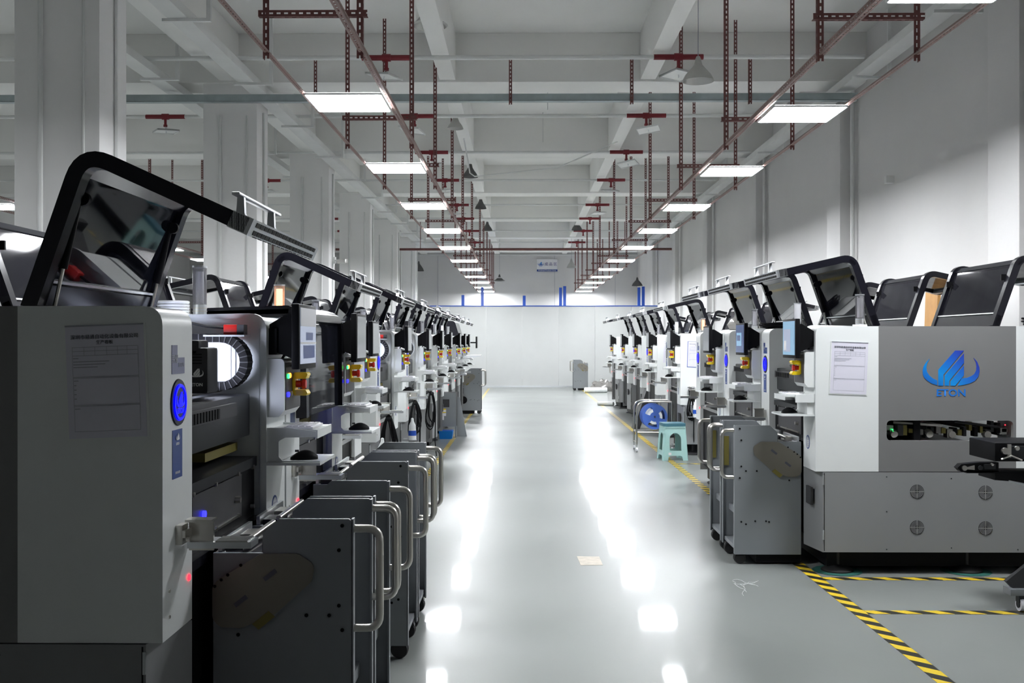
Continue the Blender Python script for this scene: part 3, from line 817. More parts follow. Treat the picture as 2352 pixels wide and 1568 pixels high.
    def beam(b):
        b.box(CW-.0, r0-.02, .055, .32, 1.10, 1.255, DARK, .008)
        b.cyl((CW, .16, 1.275), (r0-.05, .16, 1.275), .012, STEEL, 10); b.cyl((CW, .26, 1.275), (r0-.05, .26, 1.275), .012, DARK, 10)
        b.box(CW, r0-.25, .040, .055, 1.19, 1.235, DKBOX)
        for j in range(12): b.box(CW+.05+j*.03, CW+.07+j*.03, .036, .041, 1.195, 1.228, BLACK)
    part('gantry_beam', k('beam'), beam, t, 'dark metal gantry beam')
    part('warning_strip', k('olive'), lambda b: b.box(r0-.42, r0-.03, .10, .30, 1.045, 1.075, OLIVE).box(r0-.36, r0-.12, .14, .25, 1.075, 1.09, OLIVE), t, 'dull yellow strip')
    if detail > 0:
        def head(b):
            b.box(r0-.42, r0-.30, .09, .36, 1.275, 1.43, HEADM, .012); b.box(r0-.42, r0-.31, .12, .33, 1.40, 1.455, HEADM, .01)
            for z in (1.405, 1.395, 1.385, 1.375): b.box(r0-.422, r0-.42, .11, .33, z, z+.004, BLACK)
        hd = part('placement_head', k('head'), head, t, 'dark grey placement head with pale emblem')
        if side == 'L': part('head_lamp', k('hlamp'), lambda b: b.box(r0-.299, r0-.292, .14, .33, 1.31, 1.42, WLAMP), hd, 'lit white work lamp')
        def hlogo(b):
            logo_on(b, facing((r0-.4225, .127, 1.345), (0, -1, 0)), .046, LAMP_METAL)
            text_on(b, 'ETON', .015, facing((r0-.4225, .127, 1.305), (0, -1, 0)), LAMP_METAL)
        if side == 'L': part('head_emblem', k('hlogo'), hlogo, hd, 'pale emblem and lettering')
        def chain(b):
            pts = [(.40, 1.462), (.16, 1.462)]
            for j in range(13):
                a = PI/2+PI*j/12; pts.append((.145+.088*math.cos(a)*1.0, 1.374+.088*math.sin(a)))
            pts += [(.30, 1.286)]
            b.prism(ribbon(pts, .030), 0, r0-.10, r0-.03, BLACK)
            for j in range(0, 15):
                a = PI/2+PI*j/14; c, s_ = math.cos(a), math.sin(a)
                b.prism(ribbon([(.145+.074*c, 1.374+.074*s_), (.145+.104*c, 1.374+.104*s_)], .004), 0, r0-.104, r0-.03, DKBOX)
            for j in range(9):
                b.prism(ribbon([(.17+.026*j, 1.447), (.17+.026*j, 1.478)], .004), 0, r0-.104, r0-.03, DKBOX)
        part('cable_chain', k('chain'), chain, t, 'black curved cable chain')
        part('limit_switch', k('lsw'), lambda b: b.box(r0-.09, r0-.04, .085, .135, 1.475, 1.512, RED, .003).box(r0-.09, r0-.04, .06, .085, 1.475, 1.512, DKBOX).box(r0-.12, r0-.03, .05, .20, 1.468, 1.474, ALU)
             .tube([(r0-.06, .135, 1.50), (r0-.07, .2, 1.505), (r0-.1, .26, 1.52)], .005, BLACK, 6), t, 'small red switch box on a bracket')
    if hood == 'closed': part('indicator_strip', k('istr'), lambda b: b.box(CW+.18, r0-.08, .02, .035, 1.165, 1.185, BLUEGLOW), t, 'glowing blue strip behind the hood')
    # front details
    def lpanel(b):
        b.prism([(.07, 1.36), (.175, 1.36), (.175, 1.405), (.115, 1.405), (.115, 1.44), (.07, 1.44)], 1, -.0015, 0.0, PURP if side == 'L' else BLUE)
        text_on(b, '荣耀', .026, facing((.0925, -.0018, 1.40), (1, 0, 0)), INKL)
        text_on(b, 'E7T20', .017, facing((.145, -.0018, 1.384), (1, 0, 0)), INKL)
    if detail > 0: part('name_label', (L, side, 'lp'), lpanel, t, 'small stepped name label')
    bb = BLUEGLOW if badge == 'blue' else LAMP_METAL
    def ring(b):
        b.lathe([(.0, -.004), (.064, -.004), (.066, 0), (.066, .004), (0, .004)], (.125, 0, 1.28), DARK, 32, 'y')
    def disc(b):
        b.lathe([(.043, -.0055), (.0435, -.0085), (.050, -.0085), (.052, -.0035)], (.125, 0, 1.28), bb, 32, 'y', False)
        b.lathe([(0, -.006), (.041, -.006), (.041, -.004), (0, -.004)], (.125, 0, 1.28), DKBOX if badge == 'blue' else LGREY, 32, 'y')
        logo_on(b, facing((.125, -.0065, 1.288), (1, 0, 0)), .068, bb)
        text_on(b, 'ETON', .02, facing((.125, -.0072, 1.256), (1, 0, 0)), bb)
    rg = part('status_badge', (L, 'ring'), ring, t, 'round badge with dark rim'); part('badge_light', (L, 'disc', badge), disc, rg, 'glowing blue ring and emblem' if badge == 'blue' else 'unlit emblem')
    def sticker(b):
        b.box(.075, .155, -.0015, 0, 1.07, 1.205, BLUE)
        logo_on(b, facing((.115, -.002, 1.185), (1, 0, 0)), .03, PAPERB)
        text_on(b, 'ETON', .010, facing((.115, -.002, 1.165), (1, 0, 0)), PAPERB); text_on(b, '深圳市易通', .008, facing((.115, -.002, 1.085), (1, 0, 0)), PAPERB)
    if detail > 0: part('blue_sticker', (L, 'stk'), sticker, t, 'upright blue sticker')
    uc = L-.17
    def oval(b):
        b.lathe([(0, -.0015), (.044, -.0015), (.044, 0), (0, 0)], (uc, 0, .81), BLUE, 32, 'y')
        b.lathe([(0, -.002), (.036, -.002), (.036, -.001), (0, -.001)], (uc, 0, .81), LGREY, 32, 'y')
        for j in range(4): b.box(uc-.022, uc+.022, -.003, -.002, .788+j*.012, .792+j*.012, INKL)
    part('round_sticker', (L, 'oval'), oval, t, 'round white sticker with blue rim')
    def latch(b):
        for u in (.10,):
            b.box(u, u+.05, -.02, 0, .885, .94, STEEL, .003); b.box(u+.055, u+.065, -.09, -.02, .86, .95, STEEL)
            b.box(u+.0, u+.055, -.028, -.02, .905, .925, STEEL); b.box(u+.02, u+.07, -.095, -.02, .945, .952, STEEL)
            b.box(u+.04, u+.12, -.20, -.02, .868, .886, ALU)
            for j in range(6): b.box(u+.04+j*.013, u+.048+j*.013, -.19, -.10, .886, .890, LAMP_METAL)
            b.cyl((u+.02, -.025, .90), (u+.02, -.035, .90), .008, STEEL, 8)
    part('rail_bracket', (L, 'latch'), latch, t, 'small machined metal bracket')
    part('power_led', (L, 'led'), lambda b: b.cyl((CW-.03, 0, .77), (CW-.03, -.004, .77), .009, LEDR, 12).cyl((.05, 0, .77), (.05, -.003, .77), .005, STEEL, 8).cyl((.05, 0, .70), (.05, -.003, .70), .005, STEEL, 8), t, 'small red indicator')
    # control box with emergency stop
    def cbox(b):
        b.prism(fillet([(.0, 1.165), (-.045, 1.165), (-.065, 1.19), (-.065, 1.385), (0.0, 1.385)], [0, .01, .01, .02, 0]), 0, L-C2+.015, L-.01, WHITE)
    cb = part('control_box', (L, side, 'cbox'), cbox, t, 'rounded pale control box')
    part('button_panel', (L, 'bpan'), lambda b: b.box(L-C2+.03, L-.025, -.068, -.064, 1.19, 1.37, DKBOX), cb)
    for j, (m_, du, z) in enumerate(((LEDG, .06, 1.318), (LEDO, .085, 1.320), (LEDB, .06, 1.248), (LAMP_METAL, .085, 1.250), (LAMP_METAL, .11, 1.32), (LAMP_METAL, .11, 1.25))):
        if detail > 1 or j < 3:
            part('button', (L, C2, 'btn', j), lambda b: b.cyl((L-C2+du, -.068, z), (L-C2+du, -.074, z), .0095, m_, 14), cb)
    def guard(b):
        u0_, u1_ = L-C2+.135, L-C2+.195
        b.box(u0_, u1_, -.078, -.068, 1.245, 1.325, YELLOW, .003)
        b.prism(fillet([(-.075, 1.305), (-.075, 1.33), (-.122, 1.33), (-.128, 1.322), (-.120, 1.305)], .004, 3, True), 0, u0_, u1_, YELLOW)
        b.prism(fillet([(-.075, 1.24), (-.075, 1.262), (-.120, 1.262), (-.128, 1.248), (-.122, 1.24)], .004, 3, True), 0, u0_, u1_, YELLOW)
    eg = part('emergency_stop', (L, C2, 'guard'), guard, t, 'yellow emergency stop guard')
    part('stop_button', (L, C2, 'stop'), lambda b: b.lathe([(0, -.118), (.017, -.116), (.021, -.105), (.014, -.098), (.014, -.075), (0, -.075)], (L-C2+.165, 0, 1.284), RED, 18, 'y'), eg, 'red mushroom button')
    # monitor
    mu = L-C2/2
    def arm(b):
        b.prism(fillet([(.0, 1.515), (-.075, 1.56), (-.098, 1.56), (-.098, 1.38), (-.05, 1.40), (-.0, 1.42)], .004, 2, True), 0, mu-.10, mu+.10, BLACK)
        b.box(mu-.11, mu+.0, -.03, 0, 1.40, 1.50, BLACK)
        b.tube([(mu-.06, -.05, 1.40), (mu-.06, -.04, 1.385), (mu-.03, -.06, 1.355), (mu-.02, -.085, 1.36)], .006, BLACK, 6)
    def mon(b): b.box(mu-.165, mu+.150, -.128, -.098, 1.345, 1.592, BLACK, .006)
    mo = part('monitor', (L, C2, 'mon'), mon, t, 'black flat monitor on the machine front'); part('monitor_arm', (L, C2, 'arm'), arm, mo)
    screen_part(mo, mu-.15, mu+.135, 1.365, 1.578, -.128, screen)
    # keyboard and mouse bracket
    def cbr(b):
        a0, a1 = r0+.01, L-.01
        poly = [(0, 1.125), (-.075, 1.125), (-.185, 1.112), (-.185, 1.090), (-.07, 1.088)]+fillet([(-.07, 1.088), (-.045, 1.075), (-.045, 1.015), (-.06, 1.0)], [0, .01, .01, 0], 4)+[(-.20, 1.0), (-.20, .996), (0, .996)]
        b.prism(poly, 0, a0, a0+.012, WHITE); b.box(a0+.013, a1-.013, -.045, 0, .997, 1.104, WHITE)
        b.box(a0+.013, a1-.013, -.183, 0, 1.105, 1.117, WHITE); b.box(a0-.02, a1, -.205, 0, .9855, .9955, WHITE)
        b.box(a0, a1, -.192, -.1855, 1.085, 1.117, WHITE)
        b.prism([(0, 1.125), (-.12, 1.118), (-.12, 1.07), (0, 1.07)], 0, a1-.0125, a1-.0005, WHITE)
    part('shelf_bracket', (L, C2, 'cbr'), cbr, t, 'white C-shaped keyboard and mouse shelf')
    # signal tower
    tu = L-.11; ty = .31
    def tbase(b):
        b.cyl((tu, ty, ZT), (tu, ty, ZT+.012), .045, WHITE, 20).cyl((tu, ty, ZT+.01), (tu, ty, ZT+.05), .027, ALU, 20)
        for z in (.022, .034): b.cyl((tu, ty, ZT+z), (tu, ty, ZT+z+.004), .0285, STEEL, 20)
        b.cyl((tu, ty, ZT+.195), (tu, ty, ZT+.203), .029, ALU, 20)
    tw = part('signal_tower', (L, 'tbase'), tbase, t, 'small signal light tower')
    tm = {'clear': LENSC, 'white': LENSW, 'amber': LENSC}[tower]
    part('tower_lens', (L, 'tlens', tower), lambda b: b.cyl((tu, ty, ZT+.05), (tu, ty, ZT+.195), .027, tm, 24), tw, 'clear cylindrical lens' if tower != 'white' else 'white cylindrical lens')
    if tower != 'white':
        part('tower_core', (L, 'tcore', tower), lambda b: b.cyl((tu, ty, ZT+.055), (tu, ty, ZT+.18), .016, AMBER if tower == 'amber' else LENSW, 16), tw, 'glowing amber core' if tower == 'amber' else None)
    # papers and emblem on the end that faces the camera
    uu, s_ = (0, -1) if side == 'L' else (L, 1)
    right = (0, -1, 0) if side == 'L' else (0, 1, 0)
    if paper:
        py, pz, pw, ph = ((.127, 1.343, .21, .30) if side == 'L' else (.207, 1.285, .225, .32))
        M = facing((uu+s_*.004, py+(.02 if side == 'L' else 0), pz), right) @ Matrix.Rotation(math.radians(2.2 if side == 'L' else -2.2), 4, 'Z')
        if side == 'L': M = facing((uu+s_*.004, .150, pz), right) @ Matrix.Rotation(math.radians(2.2), 4, 'Z')
        def holder(b):
            b.M = M; b.box(-pw/2-.006, pw/2+.006, -ph/2-.006, ph/2+.004, -.003, -.001, border or WHITE)
            b.box(-pw/2, pw/2, -ph/2, ph/2, -.001, 0, PAPER)
            b.box(-pw/2, pw/2, ph/2-.001, ph/2+.003, -.001, .002, INKL); b.M = None
        pp = part('document_holder', (L, side, 'hold', border.name if border else ''), holder, t, 'printed sheet in a clear wall pocket')
        if detail > 0: part('printed_text', (L, side, 'ptxt'), lambda b: paper_lines(b, M, pw, ph), pp)
    if detail > 0:
        part('emblem', (L, side, 'logo'), lambda b: logo_on(b, facing((uu+s_*.001, .838, 1.286), right), .352, LOGO, TEAL2), t, 'blue winged emblem above the word ETON')
    if hu is None: hu = (.13, 1.04) if side == 'L' else (L-1.12, L-.13)
    if hood: build_hood(t, hood if hood == 'closed' else ('open_l' if side == 'L' else 'open_r'), hu[0], hu[1], False, hood_glass)
    if back_hood: build_hood(t, 'open_r', L-hu[1] if False else hu[0], hu[1], True, back_glass or SMOKED)
    # keyboard and mouse rest on the shelves: things of their own
    return t

def world_of(t, x, y, z):
    rz = t.rotation_euler.z
    c, s_ = math.cos(rz), math.sin(rz)
    return (t.location.x+x*c-y*s_, t.location.y+x*s_+y*c, z)
def kbd(b):
    b.box(-.10, .10, -.055, .055, 0, .010, PAPERB, .003)
    for r_ in range(4):
        for k in range(11): b.box(-.094+k*.0172, -.094+k*.0172+.0145, -.045+r_*.024, -.045+r_*.024+.019, .010, .0135, LENSW)
def mse(b):
    rings = []
    for i in range(11):
        a = i/10; x = -.052+.104*a; w_ = .032*math.sin(PI*min(max(a*.92+.04, 0), 1))**.55; h = .036*math.sin(PI*(a*.86+.08))**.8*(1-.25*(a-.4)); w_ = max(w_, .004); h = max(h, .003)
        rings.append([(w_*math.cos(PI*j/8), x, h*math.sin(PI*j/8)) for j in range(9)])
    b.loft(rings, BLACK)
    b.box(-.003, .003, .02, .035, .028, .036, DKBOX)
def desk_things(t, L, side, nth):
    C2 = .30 if side == 'L' else .27
    r0 = L-C2; rz = t.rotation_euler.z
    row = 'left' if side == 'L' else 'right'
    tag_ = lambda k: 'on the shelf of the %s machine in the %s row' % (nth, row)
    single('keyboard', kbd, 'small white keyboard '+tag_(0), 'keyboard', 'keyboards on the machine shelves', world_of(t, r0+.13, -.115, 1.1175), rz, key='kbd')
    single('mouse', mse, 'black computer mouse '+tag_(0), 'mouse', 'mice on the machine shelves', world_of(t, r0+.11, -.12, .9965), rz+.25, key='mse')

LM = [  # near y, front x, length, options
    (2.74, -.963, 1.41, dict(screen='painted_refl')),
    (4.18, -.963, 1.30, dict(hood='closed', hu=(.10, 1.00), tower='amber', hood_glass=SMOKE)),
    (6.0, -1.17, 1.45, dict(tower='clear', detail=1)),
    (8.2, -1.17, 1.45, dict(detail=1)), (10.3, -1.17, 1.45, dict(detail=1)), (12.2, -1.17, 1.45, dict(detail=0)),
    (13.85, -1.17, 1.45, dict(detail=0)), (16.0, -1.17, 1.45, dict(detail=0, tower='white')), (17.6, -1.17, 1.45, dict(detail=0, tower='white')), (19.07, -1.17, 1.45, dict(detail=0, tower='white'))]
ORDM = ['nearest', 'second', 'third', 'fourth', 'fifth', 'sixth', 'seventh', 'eighth', 'ninth', 'farthest']
for i, (y, x, L, o) in enumerate(LM):
    extra = {0: ', dark end toward the camera', 1: ', its black hood closed, amber tower lit'}.get(i, ', black hood raised')
    t = machine(x, y, 'L', L, 'white-grey placement machine, %s in left row%s' % (ORDM[i], extra), **o)
    desk_things(t, L, 'L', ORDM[i])
RM = [(6.4, 1.82, 1.44, dict(screen='lit')), (7.87, 1.82, 1.44, dict(screen='dark', tower='white')),
      (9.34, 1.82, 1.44, dict(badge='blue', back_glass=FILM, hood=None, detail=1)),
      (13.1, 2.01, 1.35, dict(border=BLUEP, tower='amber', badge='off', detail=1)), (15.5, 2.03, 1.35, dict(tower='white', detail=1)),
      (17.95, 2.08, 1.35, dict(detail=0)), (19.8, 2.04, 1.35, dict(detail=0)), (22.1, 2.02, 1.35, dict(detail=0))]
ORDR = ['nearest', 'second', 'third', 'fourth', 'fifth', 'sixth', 'seventh', 'farthest']
for i, (y, x, L, o) in enumerate(RM):
    if i == 2: o['hood'] = 'open'
    extra = {0: ', large blue winged emblem on its end', 2: ', rear hood wrapped in silvery film', 3: ', blue-bordered sheet on its end'}.get(i, ', black hood raised')
    t = machine(x, y, 'R', L, 'white-grey placement machine, %s in right row%s' % (ORDR[i], extra), **o)
    desk_things(t, L, 'R', ORDR[i])

# green mats under the feet of the nearest right machine
for j, (x, y) in enumerate(((1.99, 6.52), (2.80, 6.52))):
    single('foot_mat', lambda b: b.lathe([(0, 0), (.15, 0), (.155, .002), (.13, .004), (0, .004)], (0, 0, 0), MATG, 14), 'green mat under the %s foot of the nearest right machine' % ('aisle-side' if j == 0 else 'inner'), 'mat', 'green foot mats', (x, y, .0005), key='fmat')

# ================================================================== feeder carts
# local: x across (0..W), y into the machine (front edge at -.444), z up
W = .42
def cart_panel(s_):
    def f(b):
        out = [(-.44, .068), (-.44, .895), (-.43, .905), (-.215, .905), (-.165, .86), (-.165, .80), (-.012, .80), (-.012, .068)]
        a, c = (0, .012) if s_ < 0 else (W-.012, W)
        b.prism(out, 0, a, c, CARTG)
        a, c = (0, .03) if s_ < 0 else (W-.03, W)
        b.box(a, c, -.444, -.436, .068, .905, CARTG, .002)
        o = -.002 if s_ < 0 else W+.002
        for y, z in ((-.40, .81), (-.40, .64), (-.37, .61), (-.30, .61), (-.40, .28), (-.37, .265), (-.31, .285), (-.24, .285), (-.22, .28), (-.09, .55), (-.41, .885), (-.41, .565)):
            b.cyl((o, y, z), (o-.003 if s_ < 0 else o+.003, y, z), .006, BLACK, 8)
    return f
def cover_plate(s_):
    def f(b):
        P = fillet([(-.162, .80), (-.275, .80), (-.325, .768), (-.318, .715), (-.202, .612), (-.10, .572), (-.035, .574), (-.012, .60), (-.012, .70), (-.03, .72)], .03, 4, True)
        a, c = (-.010, -.0005) if s_ < 0 else (W+.0005, W+.010)
        b.prism(P, 0, a, c, PLATE)
        o = -.010 if s_ < 0 else W+.010; o2 = o-.002 if s_ < 0 else o+.002
        for y, z in ((-.10, .765), (-.06, .735), (-.04, .72), (-.02, .70), (.01, .665)): b.cyl((o, y, z), (o2, y, z), .005, BLACK, 8)
        for y, z in ((-.19, .735), (-.10, .655)):
            b.prism(ribbon([(y-.018, z+.014), (y+.018, z-.014)], .014), 0, min(o, o2), max(o, o2), INK)
        a, c = sorted((o, o2)); b.prism([(-.205, .608), (-.185, .625), (-.135, .585), (-.155, .568)], 0, a, c+(.004 if s_ > 0 else 0), OLIVE)
    return f
def cart_handle(s_):
    def f(b):
        x = .016 if s_ < 0 else W-.016
        p = fillet([(-.44, .873), (-.523, .873), (-.523, .567), (-.44, .567)], [0, .045, .045, 0], 6)
        b.tube([(x, a, c) for a, c in p], .0125, STEEL, 12)
    return f
def caster(b):
    b.cyl((0, 0, .0), (0, 0, .045), .018, DARK, 12); b.box(-.022, .022, -.03, .03, -.006, .004, DARK)
    for s_ in (-1, 1):
        b.lathe([(0, -.006), (.038, -.006), (.040, 0), (.038, .006), (0, .006)], (s_*.014, 0, -.022-.036+.022), RUBBER, 22, 'x') if False else None
        b.lathe([(0, -.009), (.036, -.009), (.040, 0), (.036, .009), (0, .009)], (s_*.013, .0, -.020), RUBBER, 22, 'x')
    b.prism([(-.036, .0), (.03, .0), (.024, .02), (-.03, .02)], 0, -.020, .020, DKBOX)
def cart(xf, ynear, side, label, wheel=True, front=.444):
    rz = PI/2 if side == 'L' else -PI/2
    loc = (xf, ynear, 0) if side == 'L' else (xf, ynear+W, 0)
    t = empty('feeder_cart', loc, rz, label, 'cart', 'feeder carts')
    for s_ in (-1, 1):
        p = part('side_panel', ('cpan', s_), cart_panel(s_), t, 'grey sheet metal side')
        part('cover_plate', ('cpl', s_), cover_plate(s_), p, 'beige rounded cover plate')
        part('handle', ('chan', s_), cart_handle(s_), t, 'bent steel tube handle')
    def tray(b):
        b.box(.014, W-.014, -.16, -.012, .76, .80, BLACKG, .004); b.box(.014, W-.014, -.18, -.16, .74, .83, BLACK)
        b.cyl((.02, -.10, .825), (W-.02, -.10, .825), .010, STEEL, 10); b.box(.03, W-.03, -.03, -.018, .80, .83, ALU)
        b.box(.05, .15, -.09, -.035, .80, .815, DARK); b.box(.2, .3, -.09, -.04, .80, .82, STEEL)
    part('feeder_tray', 'ctray2', tray, t, 'black glossy feeder tray')
    def body(b):
        b.box(.014, W-.014, -.12, -.012, .12, .74, DKBOX); b.box(.014, W-.014, -.43, -.012, .09, .115, CARTG); b.box(.02, W-.02, -.30, -.012, .012, .09, BLACK)
        b.box(.014, W-.014, -.40, -.12, .30, .34, CARTG)
    part('inner_box', 'cbody', body, t)
    part('scale_strip', 'cstrip', lambda b: b.box(.016, .026, -.435, -.40, .60, .80, OLIVE), t, 'dull yellow strip')
    if wheel:
        part('waste_disc', 'cdisc', lambda b: b.lathe([(0, -.005), (.075, -.005), (.075, .005), (0, .005)], (-.018 if side == 'L' else W+.018, -.09, .28), BLACK, 28, 'x'), t, 'black round disc')
    for x in (.05, W-.05):
        for y in (-.40,):
            part('caster', 'caster', caster, t, 'twin black caster wheel', (x, y, .0605))
    return t
CL = [(3.15, 'nearest feeder cart on the left, docked at the nearest machine'), (3.61, 'second feeder cart on the left, docked beside the nearest one'),
      (4.66, 'third feeder cart on the left, docked at the second machine'), (5.14, 'fourth feeder cart on the left, docked at the second machine')]
for y, lab in CL: cart(-.963, y, 'L', 'grey '+lab)
cart(1.82, 6.685, 'R', 'grey feeder cart nearest the camera on the right, docked at the nearest machine')
cart(1.82, 7.15, 'R', 'grey feeder cart second from the camera on the right', wheel=False)
cart(-1.27, 20.56, 'L', 'grey feeder cart parked alone at the far end of the left row')
cart(1.95, 30.4, 'R', 'grey feeder cart parked before the partition on the right, farthest left')
cart(2.95, 28.2, 'R', 'grey feeder cart behind the bags of wrap on the far right')

# ================================================================== loose things
# plastic stool
def stool_side(b, m):
    """one sloping side wall with an arch hole and a foot cut"""
    out = [(-.150, .0), (-.095, .0), (-.085, .045), (-.06, .06), (.06, .06), (.085, .045), (.095, .0), (.150, .0), (.125, .40), (-.125, .40)]
    hole = [(-.072, .12), (.072, .12), (.072, .26)]+[(.072*math.cos(PI*j/8), .26+.075*math.sin(PI*j/8)) for j in range(1, 8)]+[(-.072, .26)]
    b.prism_hole(out, [hole], 1, -.004, .004, m)
def stool(b):
    for k in range(4):
        M = Matrix.Rotation(k*PI/2, 4, 'Z') @ Matrix.Translation((0, -.152, 0)) @ Matrix.Rotation(-.068, 4, 'X')
        b.M = M; stool_side(b, STOOL); b.M = None
    for sx in (-1, 1):
        for sy in (-1, 1):
            b.loft([[(sx*(.150+a), sy*(.150+c), 0) for a, c in ((.0, .008), (.008, .0), (-.03, -.004), (-.004, -.03))], [(sx*(.125+a), sy*(.125+c), .40) for a, c in ((.0, .008), (.008, .0), (-.03, -.004), (-.004, -.03))]], STOOL)
    b.prism(rrect(-.135, .135, -.135, .135, .03), 2, .395, .415, STOOL)
t = empty('plastic_stool', (1.845, 13.02-.35, 0), .12, 'mint green plastic stool with a dark teal seat', 'stool')
part('frame', 'stool', stool, t); part('seat', 'stoolt', lambda b: b.prism(rrect(-.138, .138, -.138, .138, .04), 2, .415, .452, STOOLT), t, 'dark teal seat pad')
part('sticker', 'stools', lambda b: b.box(-.09, -.055, -.161, -.158, .07, .10, PAPERB), t, 'small white sticker')
# reel trolley
def trolley_frame(b):
    for y in (0, .34):
        p = fillet([(0, .10), (0, .66), (.46, .66), (.46, .24)], [0, .12, .02, 0], 8)
        b.tube([(a, y, c) for a, c in p], .013, STEEL, 10)
        b.cyl((0, y, .26), (.46, y, .26), .009, STEEL, 8)
    for x, z in ((.46, .66), (.0, .26), (.46, .26), (0, .12), (.2, .66)): b.cyl((x, 0, z), (x, .34, z), .008, STEEL, 8)
    b.cyl((.24, 0, .46), (.24, .34, .46), .007, STEEL, 8)
t = empty('reel_trolley', (1.50, 13.5, 0), 0, 'steel tube trolley behind the mint green stool', 'trolley')
part('frame', 'trf', trolley_frame, t)
for x in (0, .46):
    for y in (0, .34): part('caster', 'trc', lambda b: b.cyl((0, 0, .04), (0, 0, .12), .008, ALU, 8).lathe([(0, -.012), (.03, -.012), (.03, .012), (0, .012)], (0, 0, .031), LENSW, 18, 'x'), t, 'white caster wheel', (x, y, 0))
    part('leg', 'trl', lambda b: b.cyl((0, 0, .1), (0, 0, .27), .010, STEEL, 8), t, None, (x, .34, 0)) if x else None
def reel(b):
    def fan(a0, a1, r0, r1, n=8):
        return [(r1*math.cos(a0+(a1-a0)*j/n), r1*math.sin(a0+(a1-a0)*j/n)) for j in range(n+1)]+[(r0*math.cos(a1-(a1-a0)*j/n), r0*math.sin(a1-(a1-a0)*j/n)) for j in range(n+1)]
    circ = [(.165*math.cos(2*PI*j/40), .165*math.sin(2*PI*j/40)) for j in range(40)]
    holes = [fan(a-.5, a+.5, .065, .135) for a in (math.radians(15), math.radians(135), math.radians(255))]
    for y in (0, .05): b.prism_hole(circ, holes, 1, y, y+.004, REELB)
    b.lathe([(0, .004), (.10, .004), (.10, .05), (0, .05)], (0, 0, 0), WRAP, 30, 'y')
    b.cyl((0, -.002, 0), (0, .06, 0), .012, BLACK, 12)
for j in range(5):
    single('tape_reel', reel, 'blue component reel on the steel trolley, %s from the front' % ORD[j], 'reel', 'blue reels on the trolley', (1.74, 13.52+.064*j, .46), key='reel')
# hose bundles hung on hooks, and bottles under them
def bundle(n, seed, dl=.34):
    def f(b):
        r = random.Random(seed)
        for k in range(n):
            w_ = .05+.03*r.random(); h = dl*(.75+.35*r.random()); dy = .03*r.random(); ph = r.uniform(-.03, .03)
            pts = []
            for j in range(20):
                a = 2*PI*j/20
                taper = (1-math.cos(a))/2
                pts.append((w_*math.sin(a)*(.45+.55*taper)+ph*taper, dy+.01*math.cos(3*a), -.02-h*(1-math.cos(a))/2))
            b.tube(pts, .008, BLACK, 6, True)
        b.tube([(0, .0, -.05), (.05, .0, -.3), (.045, .0, -.62), (.07, .01, -.80)], .007, BLACK, 6)
        b.cyl((-.02, .0, -.045), (.02, .0, -.045), .02, BLACK, 8)
    return f
def hook(b): b.box(-.04, .05, -.02, .04, 0, .015, ALU); b.cyl((-.06, 0, .01), (.09, 0, .01), .010, STEEL, 8)
def bottle(blue):
    def f(b):
        b.lathe([(0, 0), (.038, 0), (.04, .01), (.034, .14), (.015, .18), (.012, .21), (0, .215)], (0, 0, 0), WRAP, 18)
        if blue: b.lathe([(.0395, .04), (.041, .04), (.0385, .09), (.037, .09)], (0, 0, 0), BLUEP, 18)
    return f
for i, (x, y, z, lab, bx) in enumerate(((-1.09, 8.345, .868, 'coil of black hoses hanging in front of the fourth left machine', (-1.06, 8.0)), (-1.09, 10.445, .868, 'coil of black hoses hanging in front of the fifth left machine', (-1.05, 10.1)),
                          (-1.09, 12.345, .868, 'coil of black hoses hanging in front of the sixth left machine', None), (2.15, 13.06, .86, 'loops of black hose hanging on the end of the fourth right machine', (2.18, 13.0)))):
    t = empty('hose_coil', (x, y, z), .3*i, lab, 'hose', 'hanging hose coils')
    part('hose', ('hose', i), bundle(7 if i < 2 else 4, i, .36 if i < 2 else .42), t); part('hook', 'hook', hook, t, 'pale metal hook') if i == 3 else None
for x, y, z, bl, lab in ((-1.10, 8.06, .48, False, 'plain white squeeze bottle under the hoses of the fourth left machine'), (-1.09, 10.16, .48, True, 'white squeeze bottle with blue band under the left hoses'), (2.19, 12.99, .50, True, 'white squeeze bottle with blue band beside the right hose loops')):
    t = empty('squeeze_bottle', (x, y, z), 0, lab, 'bottle')
    part('bottle', ('btl', bl), bottle(bl), t); part('holder', 'btlh', lambda b: b.cyl((0, 0, -.008), (0, 0, 0), .043, ALU, 12).box(-.10, .01, .0, .145, -.008, .0, ALU), t)
# grey side box with warning labels, blue bin
def sidebox(b):
    b.prism_hole([(-.33, .17), (0, .17), (0, .68), (-.33, .68)], [rrect(-.20, -.10, .46, .58, .005)], 1, 0, .012, CARTG)
    b.box(-.33, 0, .012, .30, .17, .68, DKBOX)
t = empty('electrical_box', (-1.0, 15.45, 0), 0, 'grey sheet-metal box with yellow warning labels in the left row', 'box')
part('case', 'sbx', sidebox, t)
part('warning_label', 'sbl', lambda b: b.box(-.24, -.15, -.002, 0, .33, .44, PAPERB).box(-.24, -.15, -.003, -.002, .42, .44, YELLOW).box(-.24, -.15, -.003, -.002, .375, .39, YELLOW).box(-.24, -.18, -.002, 0, .27, .328, PAPERB), t, 'white and yellow warning label')
part('stand', 'sbs', lambda b: b.box(-.32, -.30, .05, .25, 0, .17, CARTG).box(-.02, 0, .05, .25, 0, .17, CARTG).prism([(0, .0), (.15, .0), (.04, .60), (0, .60)], 1, .26, .28, CARTG), t)
